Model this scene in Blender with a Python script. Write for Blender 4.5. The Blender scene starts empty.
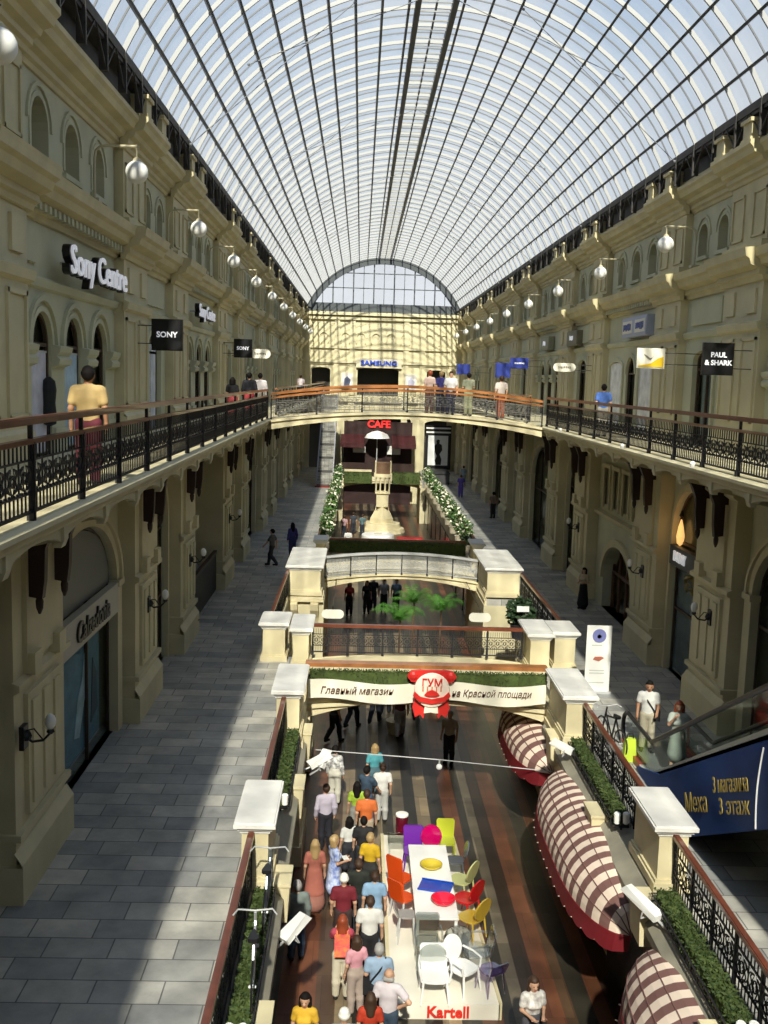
SKY,SUN,EXPO=.75,8.5,.1
import bpy, math, random
import numpy as np
from mathutils import Vector, Matrix, Euler
S = bpy.context.scene
COL = S.collection
RND = random.Random(11)
PI = math.pi
# ---------------------------------------------------------------- materials
MATS = {}
def nn(nt, t, **kw):
    n = nt.nodes.new(t)
    for k, v in kw.items(): setattr(n, k, v)
    return n
def mat(name, col, rough=.6, metal=0., vary=0., scale=3., bump=0., spec=.4, trans=0., emit=None, es=1., alpha=1., coat=0., dirt=None):
    if name in MATS: return MATS[name]
    m = bpy.data.materials.new(name); m.use_nodes = True
    nt = m.node_tree; b = nt.nodes['Principled BSDF']
    b.inputs['Roughness'].default_value = rough; b.inputs['Metallic'].default_value = metal
    b.inputs['Specular IOR Level'].default_value = spec
    b.inputs['Transmission Weight'].default_value = trans
    b.inputs['Alpha'].default_value = alpha
    b.inputs['Coat Weight'].default_value = coat
    b.inputs['Base Color'].default_value = (*col, 1)
    if vary > 0 or bump > 0:
        tc = nn(nt, 'ShaderNodeTexCoord'); no = nn(nt, 'ShaderNodeTexNoise')
        no.inputs['Scale'].default_value = scale; no.inputs['Detail'].default_value = 5
        nt.links.new(tc.outputs['Object'], no.inputs['Vector'])
        if vary > 0:
            r = nn(nt, 'ShaderNodeValToRGB')
            r.color_ramp.elements[0].position = .3; r.color_ramp.elements[1].position = .7
            d = dirt or tuple(c*(1-vary) for c in col)
            r.color_ramp.elements[0].color = (*d, 1)
            r.color_ramp.elements[1].color = (*[min(1, c*(1+vary*.5)) for c in col], 1)
            nt.links.new(no.outputs['Fac'], r.inputs['Fac']); nt.links.new(r.outputs['Color'], b.inputs['Base Color'])
        if bump > 0:
            bp = nn(nt, 'ShaderNodeBump'); bp.inputs['Strength'].default_value = bump; bp.inputs['Distance'].default_value = .02
            nt.links.new(no.outputs['Fac'], bp.inputs['Height']); nt.links.new(bp.outputs['Normal'], b.inputs['Normal'])
    if emit:
        b.inputs['Emission Color'].default_value = (*emit, 1); b.inputs['Emission Strength'].default_value = es
    MATS[name] = m
    return m
def glass_mat(name, tint, clear, rough=.05, dirt=(.8,.82,.85), dirtf=0., graz=.5):
    m = bpy.data.materials.new(name); m.use_nodes = True; nt = m.node_tree
    for n in list(nt.nodes): nt.nodes.remove(n)
    o = nn(nt, 'ShaderNodeOutputMaterial'); t = nn(nt, 'ShaderNodeBsdfTransparent'); g = nn(nt, 'ShaderNodeBsdfGlossy')
    t.inputs['Color'].default_value = (*tint, 1); g.inputs['Roughness'].default_value = rough; g.inputs['Color'].default_value = (.9,.93,.95,1)
    fr = nn(nt, 'ShaderNodeLayerWeight'); fr.inputs['Blend'].default_value = .5
    pw = nn(nt, 'ShaderNodeMath', operation='POWER'); pw.inputs[1].default_value = 5; nt.links.new(fr.outputs['Facing'], pw.inputs[0])
    mp = nn(nt, 'ShaderNodeMath', operation='MULTIPLY_ADD'); mp.inputs[1].default_value = graz; mp.inputs[2].default_value = 1-clear
    nt.links.new(pw.outputs[0], mp.inputs[0])
    mx = nn(nt, 'ShaderNodeMixShader')
    nt.links.new(mp.outputs[0], mx.inputs[0]); nt.links.new(t.outputs[0], mx.inputs[1]); nt.links.new(g.outputs[0], mx.inputs[2])
    last = mx
    if dirtf > 0:
        tl = nn(nt, 'ShaderNodeBsdfTranslucent'); tl.inputs['Color'].default_value = (*dirt, 1)
        tc = nn(nt, 'ShaderNodeTexCoord'); no = nn(nt, 'ShaderNodeTexNoise'); no.inputs['Scale'].default_value = .9; no.inputs['Detail'].default_value = 6
        nt.links.new(tc.outputs['Object'], no.inputs['Vector'])
        ml = nn(nt, 'ShaderNodeMath', operation='MULTIPLY'); ml.inputs[1].default_value = dirtf*2
        nt.links.new(no.outputs['Fac'], ml.inputs[0])
        m2 = nn(nt, 'ShaderNodeMixShader'); nt.links.new(ml.outputs[0], m2.inputs[0])
        nt.links.new(mx.outputs[0], m2.inputs[1]); nt.links.new(tl.outputs[0], m2.inputs[2]); last = m2
    nt.links.new(last.outputs[0], o.inputs[0])
    MATS[name] = m
    return m
def tile_mat(name, cols, bw, bh, mortar, rough=.45):
    m = bpy.data.materials.new(name); m.use_nodes = True; nt = m.node_tree; b = nt.nodes['Principled BSDF']
    tc = nn(nt, 'ShaderNodeTexCoord'); br = nn(nt, 'ShaderNodeTexBrick')
    br.offset = .37; br.inputs['Scale'].default_value = 1; br.inputs['Brick Width'].default_value = bw; br.inputs['Row Height'].default_value = bh
    br.inputs['Mortar Size'].default_value = .012; br.inputs['Color1'].default_value = (*cols[0],1); br.inputs['Color2'].default_value = (*cols[1],1)
    br.inputs['Mortar'].default_value = (*mortar,1); br.inputs['Bias'].default_value = 0
    nt.links.new(tc.outputs['Object'], br.inputs['Vector'])
    no = nn(nt, 'ShaderNodeTexNoise'); no.inputs['Scale'].default_value = 1.1; no.inputs['Detail'].default_value = 8; no.inputs['Roughness'].default_value = .65
    nt.links.new(tc.outputs['Object'], no.inputs['Vector'])
    rp = nn(nt, 'ShaderNodeValToRGB'); rp.color_ramp.elements[0].position=.3; rp.color_ramp.elements[1].position=.72
    rp.color_ramp.elements[0].color=(.62,.62,.62,1); rp.color_ramp.elements[1].color=(1.15,1.13,1.08,1)
    nt.links.new(no.outputs['Fac'], rp.inputs['Fac'])
    mx = nn(nt, 'ShaderNodeMix', data_type='RGBA', blend_type='MULTIPLY'); mx.inputs[0].default_value = 1
    nt.links.new(br.outputs['Color'], mx.inputs[6]); nt.links.new(rp.outputs['Color'], mx.inputs[7])
    nt.links.new(mx.outputs[2], b.inputs['Base Color']); b.inputs['Roughness'].default_value = rough
    MATS[name] = m
    return m
def stripe_mat(name, stops, x0, width, rough=.35):
    """stone bands running down the hall: constant ramp over world X, broken into slabs by a brick pattern"""
    m = bpy.data.materials.new(name); m.use_nodes = True; nt = m.node_tree; b = nt.nodes['Principled BSDF']
    tc = nn(nt, 'ShaderNodeTexCoord'); sx = nn(nt, 'ShaderNodeSeparateXYZ'); nt.links.new(tc.outputs['Object'], sx.inputs[0])
    mr = nn(nt, 'ShaderNodeMapRange'); mr.inputs[1].default_value = x0; mr.inputs[2].default_value = x0+width
    nt.links.new(sx.outputs[0], mr.inputs[0])
    rp = nn(nt, 'ShaderNodeValToRGB'); rp.color_ramp.interpolation = 'CONSTANT'
    e = rp.color_ramp.elements
    while len(e) < len(stops): e.new(.5)
    for i, (p, c) in enumerate(stops): e[i].position = p; e[i].color = (*c, 1)
    nt.links.new(mr.outputs[0], rp.inputs[0])
    no = nn(nt, 'ShaderNodeTexNoise'); no.inputs['Scale'].default_value = 1.3; no.inputs['Detail'].default_value = 7
    nt.links.new(tc.outputs['Object'], no.inputs['Vector'])
    r2 = nn(nt, 'ShaderNodeValToRGB'); r2.color_ramp.elements[0].position=.3; r2.color_ramp.elements[1].position=.7
    r2.color_ramp.elements[0].color=(.6,.6,.6,1); r2.color_ramp.elements[1].color=(1.15,1.15,1.1,1)
    nt.links.new(no.outputs['Fac'], r2.inputs[0])
    mx = nn(nt, 'ShaderNodeMix', data_type='RGBA', blend_type='MULTIPLY'); mx.inputs[0].default_value = 1
    nt.links.new(rp.outputs[0], mx.inputs[6]); nt.links.new(r2.outputs[0], mx.inputs[7])
    br = nn(nt, 'ShaderNodeTexBrick'); br.inputs['Scale'].default_value=1; br.inputs['Brick Width'].default_value=.45; br.inputs['Row Height'].default_value=1.3; br.offset=.5; br.inputs['Mortar Size'].default_value=.006
    br.inputs['Color1'].default_value=(.55,.52,.5,1); br.inputs['Color2'].default_value=(1.2,1.12,1.05,1); br.inputs['Mortar'].default_value=(.5,.5,.5,1)
    nt.links.new(tc.outputs['Object'], br.inputs['Vector'])
    m3 = nn(nt, 'ShaderNodeMix', data_type='RGBA', blend_type='MULTIPLY'); m3.inputs[0].default_value = 1
    nt.links.new(mx.outputs[2], m3.inputs[6]); nt.links.new(br.outputs['Color'], m3.inputs[7])
    nt.links.new(m3.outputs[2], b.inputs['Base Color']); b.inputs['Roughness'].default_value = rough
    MATS[name] = m
    return m
# ---------------------------------------------------------------- mesh builder
class MB:
    def __init__(s): s.v=[]; s.f=[]; s.m=[]; s.cur=0
    def add(s, vs, fs):
        o=len(s.v); s.v+= [tuple(map(float,p)) for p in vs]
        for f in fs: s.f.append([i+o for i in f]); s.m.append(s.cur)
        return s
    def box(s,x0,x1,y0,y1,z0,z1):
        return s.add([(x0,y0,z0),(x1,y0,z0),(x1,y1,z0),(x0,y1,z0),(x0,y0,z1),(x1,y0,z1),(x1,y1,z1),(x0,y1,z1)],
            [(0,3,2,1),(4,5,6,7),(0,1,5,4),(1,2,6,5),(2,3,7,6),(3,0,4,7)])
    def hexa(s,p): return s.add(p,[(0,3,2,1),(4,5,6,7),(0,1,5,4),(1,2,6,5),(2,3,7,6),(3,0,4,7)])
    def quad(s,a,b,c,d): return s.add([a,b,c,d],[(0,1,2,3)])
    def tube(s,pts,r,n=6,closed=False,ry=None):
        pts=[Vector(p) for p in pts]; k=len(pts)
        rs=r if isinstance(r,(list,tuple)) else [r]*k
        rings=[]; up=None
        for i,p in enumerate(pts):
            a=pts[i-1] if (i>0 or closed) else p; b=pts[(i+1)%k] if (i<k-1 or closed) else p
            t=(b-a)
            if t.length<1e-9: t=Vector((0,0,1))
            t.normalize()
            if up is None:
                up=Vector((0,0,1)) if abs(t.z)<.9 else Vector((1,0,0))
            u=up-t*up.dot(t)
            if u.length<1e-6: u=Vector((1,0,0))-t*t.x
            u.normalize(); w=t.cross(u); up=u
            rings.append([p+(u*math.cos(2*PI*j/n+PI/n)*rs[i]+w*math.sin(2*PI*j/n+PI/n)*rs[i]) for j in range(n)])
        vs=[q for rg in rings for q in rg]; fs=[]
        for i in range(k if closed else k-1):
            i2=(i+1)%k
            for j in range(n): fs.append((i*n+j,i*n+(j+1)%n,i2*n+(j+1)%n,i2*n+j))
        if not closed: fs.append(tuple(range(n-1,-1,-1))); fs.append(tuple(range((k-1)*n,k*n)))
        return s.add(vs,fs)
    def lathe(s,prof,c=(0,0,0),n=16,ax='z',sy=1.):
        vs=[];fs=[]
        for r,z in prof:
            for j in range(n):
                a=2*PI*j/n; x,y=r*math.cos(a),r*math.sin(a)*sy
                p={'z':(x,y,z),'x':(z,x,y),'y':(x,z,y)}[ax]
                vs.append((p[0]+c[0],p[1]+c[1],p[2]+c[2]))
        k=len(prof)
        for i in range(k-1):
            for j in range(n): fs.append((i*n+j,i*n+(j+1)%n,(i+1)*n+(j+1)%n,(i+1)*n+j))
        fs.append(tuple(range(n-1,-1,-1))); fs.append(tuple(range((k-1)*n,k*n)))
        return s.add(vs,fs)
    def ball(s,c,r,n=12,rz=None,ry=None):
        rz=rz or r; k=max(4,n//2)
        return s.lathe([(r*math.sin(PI*i/k)+1e-4,-rz*math.cos(PI*i/k)) for i in range(k+1)],c,n,sy=(ry or r)/r)
    def prism(s,poly,fn,d0,d1):
        """poly list of (a,b); fn(a,b,d)->xyz"""
        k=len(poly); vs=[fn(a,b,d0) for a,b in poly]+[fn(a,b,d1) for a,b in poly]
        fs=[tuple(range(k)),tuple(range(2*k-1,k-1,-1))]+[(i,(i+1)%k,k+(i+1)%k,k+i) for i in range(k)]
        return s.add(vs,fs)
    def run(s,prof,y0,y1,cap=True):
        k=len(prof); vs=[(u,y0,z) for u,z in prof]+[(u,y1,z) for u,z in prof]
        fs=[(i,i+1,k+i+1,k+i) for i in range(k-1)]
        if cap: fs+=[tuple(range(k)),tuple(range(2*k-1,k-1,-1))]
        return s.add(vs,fs)
    def strip(s,tops,bots,t,fn):
        """thick ribbon between two polylines of equal length (a,b); fn(a,b,d)"""
        k=len(tops)
        vs=[fn(*p,0) for p in tops]+[fn(*p,0) for p in bots]+[fn(*p,t) for p in tops]+[fn(*p,t) for p in bots]
        fs=[]
        for i in range(k-1):
            fs+=[(i,i+1,k+i+1,k+i),(2*k+i,3*k+i,3*k+i+1,2*k+i+1),(i,2*k+i,2*k+i+1,i+1),(k+i,k+i+1,3*k+i+1,3*k+i)]
        fs+=[(0,k,3*k,2*k),(k-1,3*k-1,4*k-1,2*k-1)]
        return s.add(vs,fs)
    def mesh(s,name,mats,smooth=False):
        me=bpy.data.meshes.new(name); me.from_pydata(s.v,[],s.f)
        for m in (mats if isinstance(mats,(list,tuple)) else [mats]): me.materials.append(m)
        if len(me.materials)>1: me.polygons.foreach_set('material_index',s.m)
        if smooth: me.polygons.foreach_set('use_smooth',[True]*len(s.f))
        me.update()
        return me
    def build(s,name,mats,parent=None,loc=(0,0,0),rot=(0,0,0),scale=(1,1,1),smooth=False):
        return ob(name,s.mesh(name,mats,smooth),parent,loc,rot,scale)
def ob(name,data,parent=None,loc=(0,0,0),rot=(0,0,0),scale=(1,1,1)):
    o=bpy.data.objects.new(name,data); COL.objects.link(o)
    o.location=loc; o.rotation_euler=rot; o.scale=scale
    if parent is not None: o.parent=parent
    return o
def tag(o,label,cat,group=None,kind=None):
    o['label']=label; o['category']=cat
    if group: o['group']=group
    if kind: o['kind']=kind
    return o
def thing(name,label,cat,loc=(0,0,0),rot=(0,0,0),group=None,kind=None,scale=(1,1,1)):
    return tag(ob(name,None,None,loc,rot,scale),label,cat,group,kind)
def struct(name,label='',cat='structure',loc=(0,0,0)):
    return tag(ob(name,None,None,loc),label or name.replace('_',' '),cat,None,'structure')
def text(name,body,size,m,loc,rot,parent=None,ext=.01,align='CENTER',bold=0.,spin=0.,shear=0.,sx=1.,fit=None):
    cu=bpy.data.curves.new(name,'FONT'); cu.body=body; cu.size=size; cu.extrude=ext; cu.align_x=align; cu.align_y='CENTER'
    cu.offset=bold; cu.shear=shear; cu.resolution_u=3
    tmp=bpy.data.objects.new('tmp',cu); COL.objects.link(tmp)
    dg=bpy.context.evaluated_depsgraph_get(); me=bpy.data.meshes.new_from_object(tmp.evaluated_get(dg))
    bpy.data.objects.remove(tmp); bpy.data.curves.remove(cu)
    me.materials.clear(); me.materials.append(m)
    if fit:
        xs=[v.co.x for v in me.vertices]; sx=fit/(max(xs)-min(xs))
    mt=Euler(rot).to_matrix()@Matrix.Rotation(spin,3,'Z')
    return ob(name,me,parent,loc,mt.to_euler(),(sx,1,1))
FACE_CAM=(PI/2,0,0); FACE_R=(PI/2,0,PI/2); FACE_L=(PI/2,0,-PI/2)
# arch helpers ------------------------------------------------------
def arcpts(yc,w,zsp,rise,n=14):
    return [(yc-w/2*math.cos(PI*i/n), zsp+rise*math.sin(PI*i/n)) for i in range(n+1)]
def archwall(mb,u,d,y0,y1,z0,z1,ops,n=14):
    """wall sheet at u with openings (yc,w,sill,spring,rise); reveals go back d"""
    y=y0
    q=lambda a,b,c,e: mb.add([(u,*a),(u,*b),(u,*c),(u,*e)],[(0,1,2,3)])
    rv=lambda a,b: mb.add([(u,*a),(u,*b),(u+d,*b),(u+d,*a)],[(0,1,2,3)])
    for yc,w,zs,zp,ri in sorted(ops):
        a,b=yc-w/2,yc+w/2
        if a>y+1e-6: q((y,z0),(a,z0),(a,z1),(y,z1))
        if zs>z0+1e-6: q((a,z0),(b,z0),(b,zs),(a,zs))
        rv((a,zs),(b,zs)); rv((a,zs),(a,zp)); rv((b,zs),(b,zp))
        pts=arcpts(yc,w,zp,ri,n) if ri>0 else [(a,zp),(b,zp)]
        for p,r in zip(pts,pts[1:]):
            q(p,r,(r[0],z1),(p[0],z1)); rv(p,r)
        y=b
    if y1>y+1e-6: q((y,z0),(y1,z0),(y1,z1),(y,z1))
def archring(mb,u,t,yc,w,zsp,rise,bw,n=14,legs=0.):
    """moulded ring (archivolt) standing t proud of u around an opening"""
    i=arcpts(yc,w,zsp,rise,n); o=arcpts(yc,w+2*bw,zsp,rise+bw,n)
    if legs: 
        i=[(i[0][0],zsp-legs)]+i+[(i[-1][0],zsp-legs)]; o=[(o[0][0],zsp-legs)]+o+[(o[-1][0],zsp-legs)]
    mb.strip(o,i,t,lambda a,b,d:(u-t+d,a,b))
def archpane(mb,u,yc,w,zs,zp,rise,n=14,t=.02):
    p=arcpts(yc,w,zp,rise,n) if rise>0 else [(yc-w/2,zp),(yc+w/2,zp)]
    mb.prism([(yc+w/2,zs),(yc-w/2,zs)]+p, lambda a,b,d:(u+d,a,b),0,t)
# ---------------------------------------------------------------- palette
STONE=mat('pale_green_plaster',(.55,.545,.39),.75,vary=.14,scale=.8,bump=.1)
WARM=mat('cream_stone',(.63,.57,.375),.7,vary=.14,scale=.9,bump=.1)
MOULD=mat('ochre_moulding',(.60,.53,.32),.62,vary=.15,scale=1.4)
CREAM=mat('pale_cream',(.70,.62,.40),.65,vary=.14,scale=1.3,bump=.08)  # cream stone of the bridges, pedestals, corbels and tower
CAPW=mat('white_marble',(.78,.77,.74),.4,vary=.1,scale=3)
DARK=mat('dark_iron',(.022,.022,.026),.45,metal=.3)
IRON=mat('black_iron',(.018,.018,.024),.5)
BRACK=mat('maroon_iron',(.035,.018,.016),.5)
RAIL=mat('mahogany_rail',(.17,.05,.028),.3,vary=.25,scale=4,coat=.3)
RAILO=mat('oak_rail',(.42,.17,.06),.3,vary=.25,scale=4,coat=.3)
GREYM=mat('grey_steel',(.55,.56,.57),.4,metal=.2)
PURL=mat('purlin_steel',(.06,.065,.075),.5)
WHITE=mat('white_paint',(.85,.85,.83),.4)
BLACK=mat('black_paint',(.012,.012,.014),.4)
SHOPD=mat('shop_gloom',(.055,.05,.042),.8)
GLOBE=mat('opal_glass',(.9,.9,.88),.65,spec=.15)
RED=mat('red_gloss',(.62,.03,.025),.3)
LEAF=mat('leaf_green',(.09,.19,.035),.6,vary=.4,scale=9)
LEAF2=mat('leaf_dark',(.045,.11,.03),.6,vary=.4,scale=9)
BLOSS=mat('cream_blossom',(.82,.80,.62),.6)
ROOFGL=glass_mat('roof_glass',(.86,.91,.96),.97,dirtf=.08,graz=.25)
PANE=glass_mat('shop_glass',(.86,.9,.9),.95,graz=.1)
PANE2=glass_mat('clear_glass',(.86,.9,.89),.96,graz=.12)
TILES=tile_mat('grey_slabs',((.30,.312,.325),(.55,.54,.505)),1.0,.56,(.15,.15,.155))
W1=-7.2; L0=-10.5
# stripes down the lower floor
_c={'b':(.04,.025,.018),'r':(.16,.066,.038),'g':(.27,.22,.15),'k':(.036,.034,.028),'n':(.09,.056,.036),'s':(.16,.14,.105)}
_seq=[('k',.35),('r',.9),('n',.5),('g',.45),('k',.45),('g',.5),('k',.4),('s',.42),('k',.42),('g',.45),('k',.5),('r',.55),('k',.3),('s',.32),('b',.4),('r',.5),('n',.3),('k',.5),('r',.4),('b',.5)]
_w=sum(w for _,w in _seq); _st=[]; _a=0
for _k,_q in _seq: _st.append((_a/_w,_c[_k])); _a+=_q
STRIPE=stripe_mat('striped_stone',_st,-3.6,7.2)
P=16.4; N0=29.8
NAR=[N0+P*k for k in range(-3,5)]; WID=[n-P/2 for n in NAR]
PIERS=[n+s*3.25 for n in NAR for s in (-1,1)]
SIDES=((-1,'left'),(1,'right'))
YA,YB=-20.,100.
EDGE={-1:5.48,1:5.12}       # gallery slab edge
ZONES=[(-20,31.6,3.72),(31.6,40.9,4.8),(40.9,47.6,3.4),(47.6,86,3.9),(86,90,3.4),(90,100,3.9)]
# ---------------------------------------------------------------- world, sun, camera
w=bpy.data.worlds.new('sky'); S.world=w; w.use_nodes=True; nt=w.node_tree
bg=nt.nodes['Background']; tc=nn(nt,'ShaderNodeTexCoord'); sep=nn(nt,'ShaderNodeSeparateXYZ'); nt.links.new(tc.outputs['Generated'],sep.inputs[0])
gr=nn(nt,'ShaderNodeValToRGB'); gr.color_ramp.elements[0].position=0; gr.color_ramp.elements[0].color=(1.45,1.48,1.5,1)
gr.color_ramp.elements[1].position=.9; gr.color_ramp.elements[1].color=(.30,.50,.82,1)
e=gr.color_ramp.elements.new(.4); e.color=(.46,.63,.86,1); e=gr.color_ramp.elements.new(.16); e.color=(.86,.91,.97,1)
nt.links.new(sep.outputs[2],gr.inputs[0])
no=nn(nt,'ShaderNodeTexNoise'); no.inputs['Scale'].default_value=3.2; no.inputs['Detail'].default_value=7; no.inputs['Roughness'].default_value=.6
nt.links.new(tc.outputs['Generated'],no.inputs['Vector'])
cr=nn(nt,'ShaderNodeValToRGB'); cr.color_ramp.elements[0].position=.42; cr.color_ramp.elements[0].color=(0,0,0,1); cr.color_ramp.elements[1].position=.66
nt.links.new(no.outputs['Fac'],cr.inputs[0])
mx=nn(nt,'ShaderNodeMix',data_type='RGBA'); nt.links.new(cr.outputs[0],mx.inputs[0]); nt.links.new(gr.outputs[0],mx.inputs[6]); mx.inputs[7].default_value=(.92,.94,.97,1)
nt.links.new(mx.outputs[2],bg.inputs[0]); bg.inputs[1].default_value=SKY
sd=bpy.data.lights.new('sun','SUN'); sd.energy=SUN; sd.angle=math.radians(1.3); sd.color=(1,.91,.72)
so=bpy.data.objects.new('sun',sd); COL.objects.link(so)
so.rotation_euler=Vector((.055,1.17,-1)).to_track_quat('-Z','Y').to_euler()
cd=bpy.data.cameras.new('camera'); cam=bpy.data.objects.new('camera',cd); COL.objects.link(cam); S.camera=cam
cd.sensor_fit='VERTICAL'; cd.sensor_height=36; cd.lens=36*1020/1024; cd.clip_end=600; cd.clip_start=.1
fy=Vector(((361-384)/1020,-(378-512)/1020,-1)).normalized(); rl=math.radians(1.5)
upv=Vector((math.sin(rl),math.cos(rl),0)); upv=(upv-fy*upv.dot(fy)).normalized(); xv=fy.cross(upv)
Rm=Matrix((xv,fy,upv))      # rows: world axes in camera coordinates -> world-from-camera
cam.matrix_world=Matrix.Translation((-2.0,0,1.65))@Rm.to_4x4()
vs=S.view_settings; vs.view_transform='Standard'; vs.look='None'; vs.gamma=1; vs.use_curve_mapping=False; vs.exposure=EXPO
S.cycles.max_bounces=7; S.cycles.diffuse_bounces=4; S.cycles.glossy_bounces=2; S.cycles.transparent_max_bounces=14; S.cycles.transmission_bounces=4
S.cycles.caustics_reflective=False; S.cycles.caustics_refractive=False
S.cycles.sample_clamp_indirect=6
# ---------------------------------------------------------------- floors and trench
o=MB().box(-5.2,5.2,YA,YB,L0-.3,L0).build('floor',STRIPE); tag(o,'lower hall floor of dark stone stripes','floor',kind='structure')
for s,nm in SIDES:
    b=MB()
    for y0,y1,u in ZONES: b.box(u,9.6,y0,y1,W1-.25,W1)
    o=b.build('floor_walkway_'+nm,TILES,scale=(s,1,1)); tag(o,'grey slab walkway on the '+nm+' of the open lower hall','walkway',kind='structure')
    b=MB(); 
    for y0,y1,u in ZONES: b.box(u-.12,9.6,y0+.0,y1-.0,L0,W1-.25)
    sc_=(1,1,1); o_tw=o=b.build('wall_trench_'+nm,WARM,scale=(s,1,1)); tag(o,'cream side wall of the lower hall on the '+nm,'wall',kind='structure')
    # sloping stone ledge below the railings, with corbel blocks
    b=MB(); b.run([(3.72,W1-.02),(3.38,W1-.06),(3.12,W1-.3),(3.12,W1-.46),(3.3,W1-.6),(3.72,W1-.62)],-19,26.4)
    led=b.build('trim_ledge_'+nm,mat('ledge_stone',(.30,.28,.22),.7,vary=.2,scale=2),scale=(s,1,1)); tag(led,'sloping stone ledge along the '+nm+' edge of the lower hall','ledge',kind='structure')
    for y in ((13.2,17.3,21.6,25) if s<0 else (12.9,16.7,20.4,25)):
        c=MB(); c.hexa([(3.06,y-.3,W1-.75),(3.34,y-.3,W1-.75),(3.34,y+.3,W1-.75),(3.06,y+.3,W1-.75),(3.02,y-.34,W1-.06),(3.36,y-.34,W1-.04),(3.36,y+.34,W1-.04),(3.02,y+.34,W1-.06)])
        c.box(3.0,3.38,y-.37,y+.37,W1-.06,W1+.0)
        c.build('corbel',CREAM,led)
    # piers under the pedestals and bridges
    for y0,y1,u0,u1 in ((24.2,26.5,3.24,3.9),(30.4,32.2,3.3,3.9),(41,45.6,3.36,4.86)):
        c=MB(); c.box(u0,u1,y0,y1,L0,W1); c.box(u0-.06,u1,y0-.06,y1+.06,L0,L0+.5); c.box(u0-.05,u1,y0-.05,y1+.05,W1-.25,W1-.08); c.build('bridge_pier',CREAM,o_tw,scale=sc_)
    # dark shop fronts in the trench wall
    b=MB()
    for y in np.arange(-16,26,4.1): b.box(3.52,3.6,y,y+3.3,L0+.05,L0+2.3)
    for y in (33,37): b.box(4.6,4.7,y,y+3,L0+.05,L0+2.4)
    for y in np.arange(49,96,4.1): b.box(3.7,3.8,y,y+3.3,L0+.05,L0+2.4)
    sf=b.build('window_trench_shops',mat('dark_shop_glass',(.02,.022,.024),.12),scale=(s,1,1)); tag(sf,'dark shop fronts along the '+nm+' wall of the lower hall','shop window',kind='structure')
# ---------------------------------------------------------------- side walls
# lower pier, shared mesh
def pier_mesh():
    b=MB(); b.box(7.5,9.4,-1.4,1.4,W1,-.45); b.box(7.36,9.4,-1.5,1.5,W1,-6.55); b.run([(7.36,-6.55),(7.36,-6.5),(7.5,-6.3)],-1.5,1.5)
    b.box(7.4,9.4,-1.46,1.46,-6.12,-6.0); b.run([(7.5,-3.62),(7.38,-3.55),(7.38,-3.45),(7.5,-3.4)],-1.47,1.47)
    b.box(7.42,7.6,-.92,.92,-5.85,-3.75); b.box(7.42,7.6,-.92,.92,-3.25,-1.3)
    for y in (-.62,0,.62): b.box(7.38,7.6,y-.16,y+.16,-5.7,-3.9)
    b.run([(7.5,-1.15),(7.36,-1.05),(7.36,-.9),(7.5,-.8)],-1.47,1.47)
    for y in (-.7,.7): b.box(7.3,7.6,y-.2,y+.2,-3.42,-3.05)
    return b.mesh('pier',WARM)
def bracket_mesh():
    b=MB(); pr=[(7.5,-.47),(6.4,-.47),(6.75,-.66),(7.0,-.95),(7.14,-1.3),(7.16,-1.85),(7.2,-2.15),(7.5,-2.1)]
    b.prism(pr,lambda a,c,d:(a,d,c),-.09,.09); b.lathe([(.02,-2.42),(.06,-2.32),(.07,-2.2),(.04,-2.1)],(7.27,0,0),8)
    return b.mesh('bracket',BRACK)
def pilaster_mesh():
    b=MB(); b.box(7.76,8.6,-1.35,1.35,0,4.35); b.box(7.68,8.6,-1.42,1.42,0,.55)
    b.run([(7.76,.62),(7.68,.55)],-1.42,1.42)
    # two panelled strips
    for y in (-.72,.72):
        for a,c,z0,z1 in ((-.5,-.42,.8,2.95),(.42,.5,.8,2.95),(-.5,.5,.8,.88),(-.5,.5,2.87,2.95)): b.box(7.71,7.8,y+a,y+c,z0,z1)
    b.run([(7.76,3.08),(7.66,3.14),(7.62,3.3),(7.76,3.36)],-1.44,1.44)
    for y in (-.72,.72): b.box(7.7,7.8,y-.3,y+.3,3.55,4.15)
    return b.mesh('pilaster',WARM)
CORN=[(8.05,4.3),(7.93,4.32),(7.9,4.42),(7.82,4.46),(7.82,4.58),(7.6,4.66),(7.55,4.8),(7.46,4.86),(7.44,4.98),(7.42,5.06),(8.05,5.14)]
TOPC=[(8.05,6.86),(7.95,6.88),(7.92,6.96),(7.85,7.0),(7.85,7.1),(7.72,7.15),(7.68,7.25),(7.5,7.31),(7.45,7.43),(7.38,7.5),(7.38,7.6),(7.6,7.62),(7.6,7.78),(8.05,7.8)]
def shift(pr,d): return [(u-d,z) for u,z in pr]
def res_mesh():
    b=MB(); b.run(shift(CORN,.24),-1.5,1.5); b.box(7.62,7.9,-1.38,1.38,5.06,5.3)
    b.box(7.78,8.4,-1.3,1.3,5.1,6.9); b.run(shift(TOPC,.22),-1.42,1.42)
    for y in (-.72,.72):
        for a,c,z0,z1 in ((-.42,-.36,5.45,6.6),(.36,.42,5.45,6.6),(-.42,.42,5.45,5.51),(-.42,.42,6.54,6.6)): b.box(7.74,7.8,y+a,y+c,z0,z1)
    return b.mesh('ressaut',MOULD)
def pedtop_mesh():
    b=MB()
    for y in (-.95,.95):
        b.box(7.24,7.8,y-.28,y+.28,7.6,8.05); b.box(7.18,7.86,y-.34,y+.34,8.05,8.14); b.box(7.2,7.8,y-.32,y+.32,7.6,7.7)
    return b.mesh('parapet_block',MOULD)
PM,BM,PLM,RSM,PTM=pier_mesh(),bracket_mesh(),pilaster_mesh(),res_mesh(),pedtop_mesh()
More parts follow.
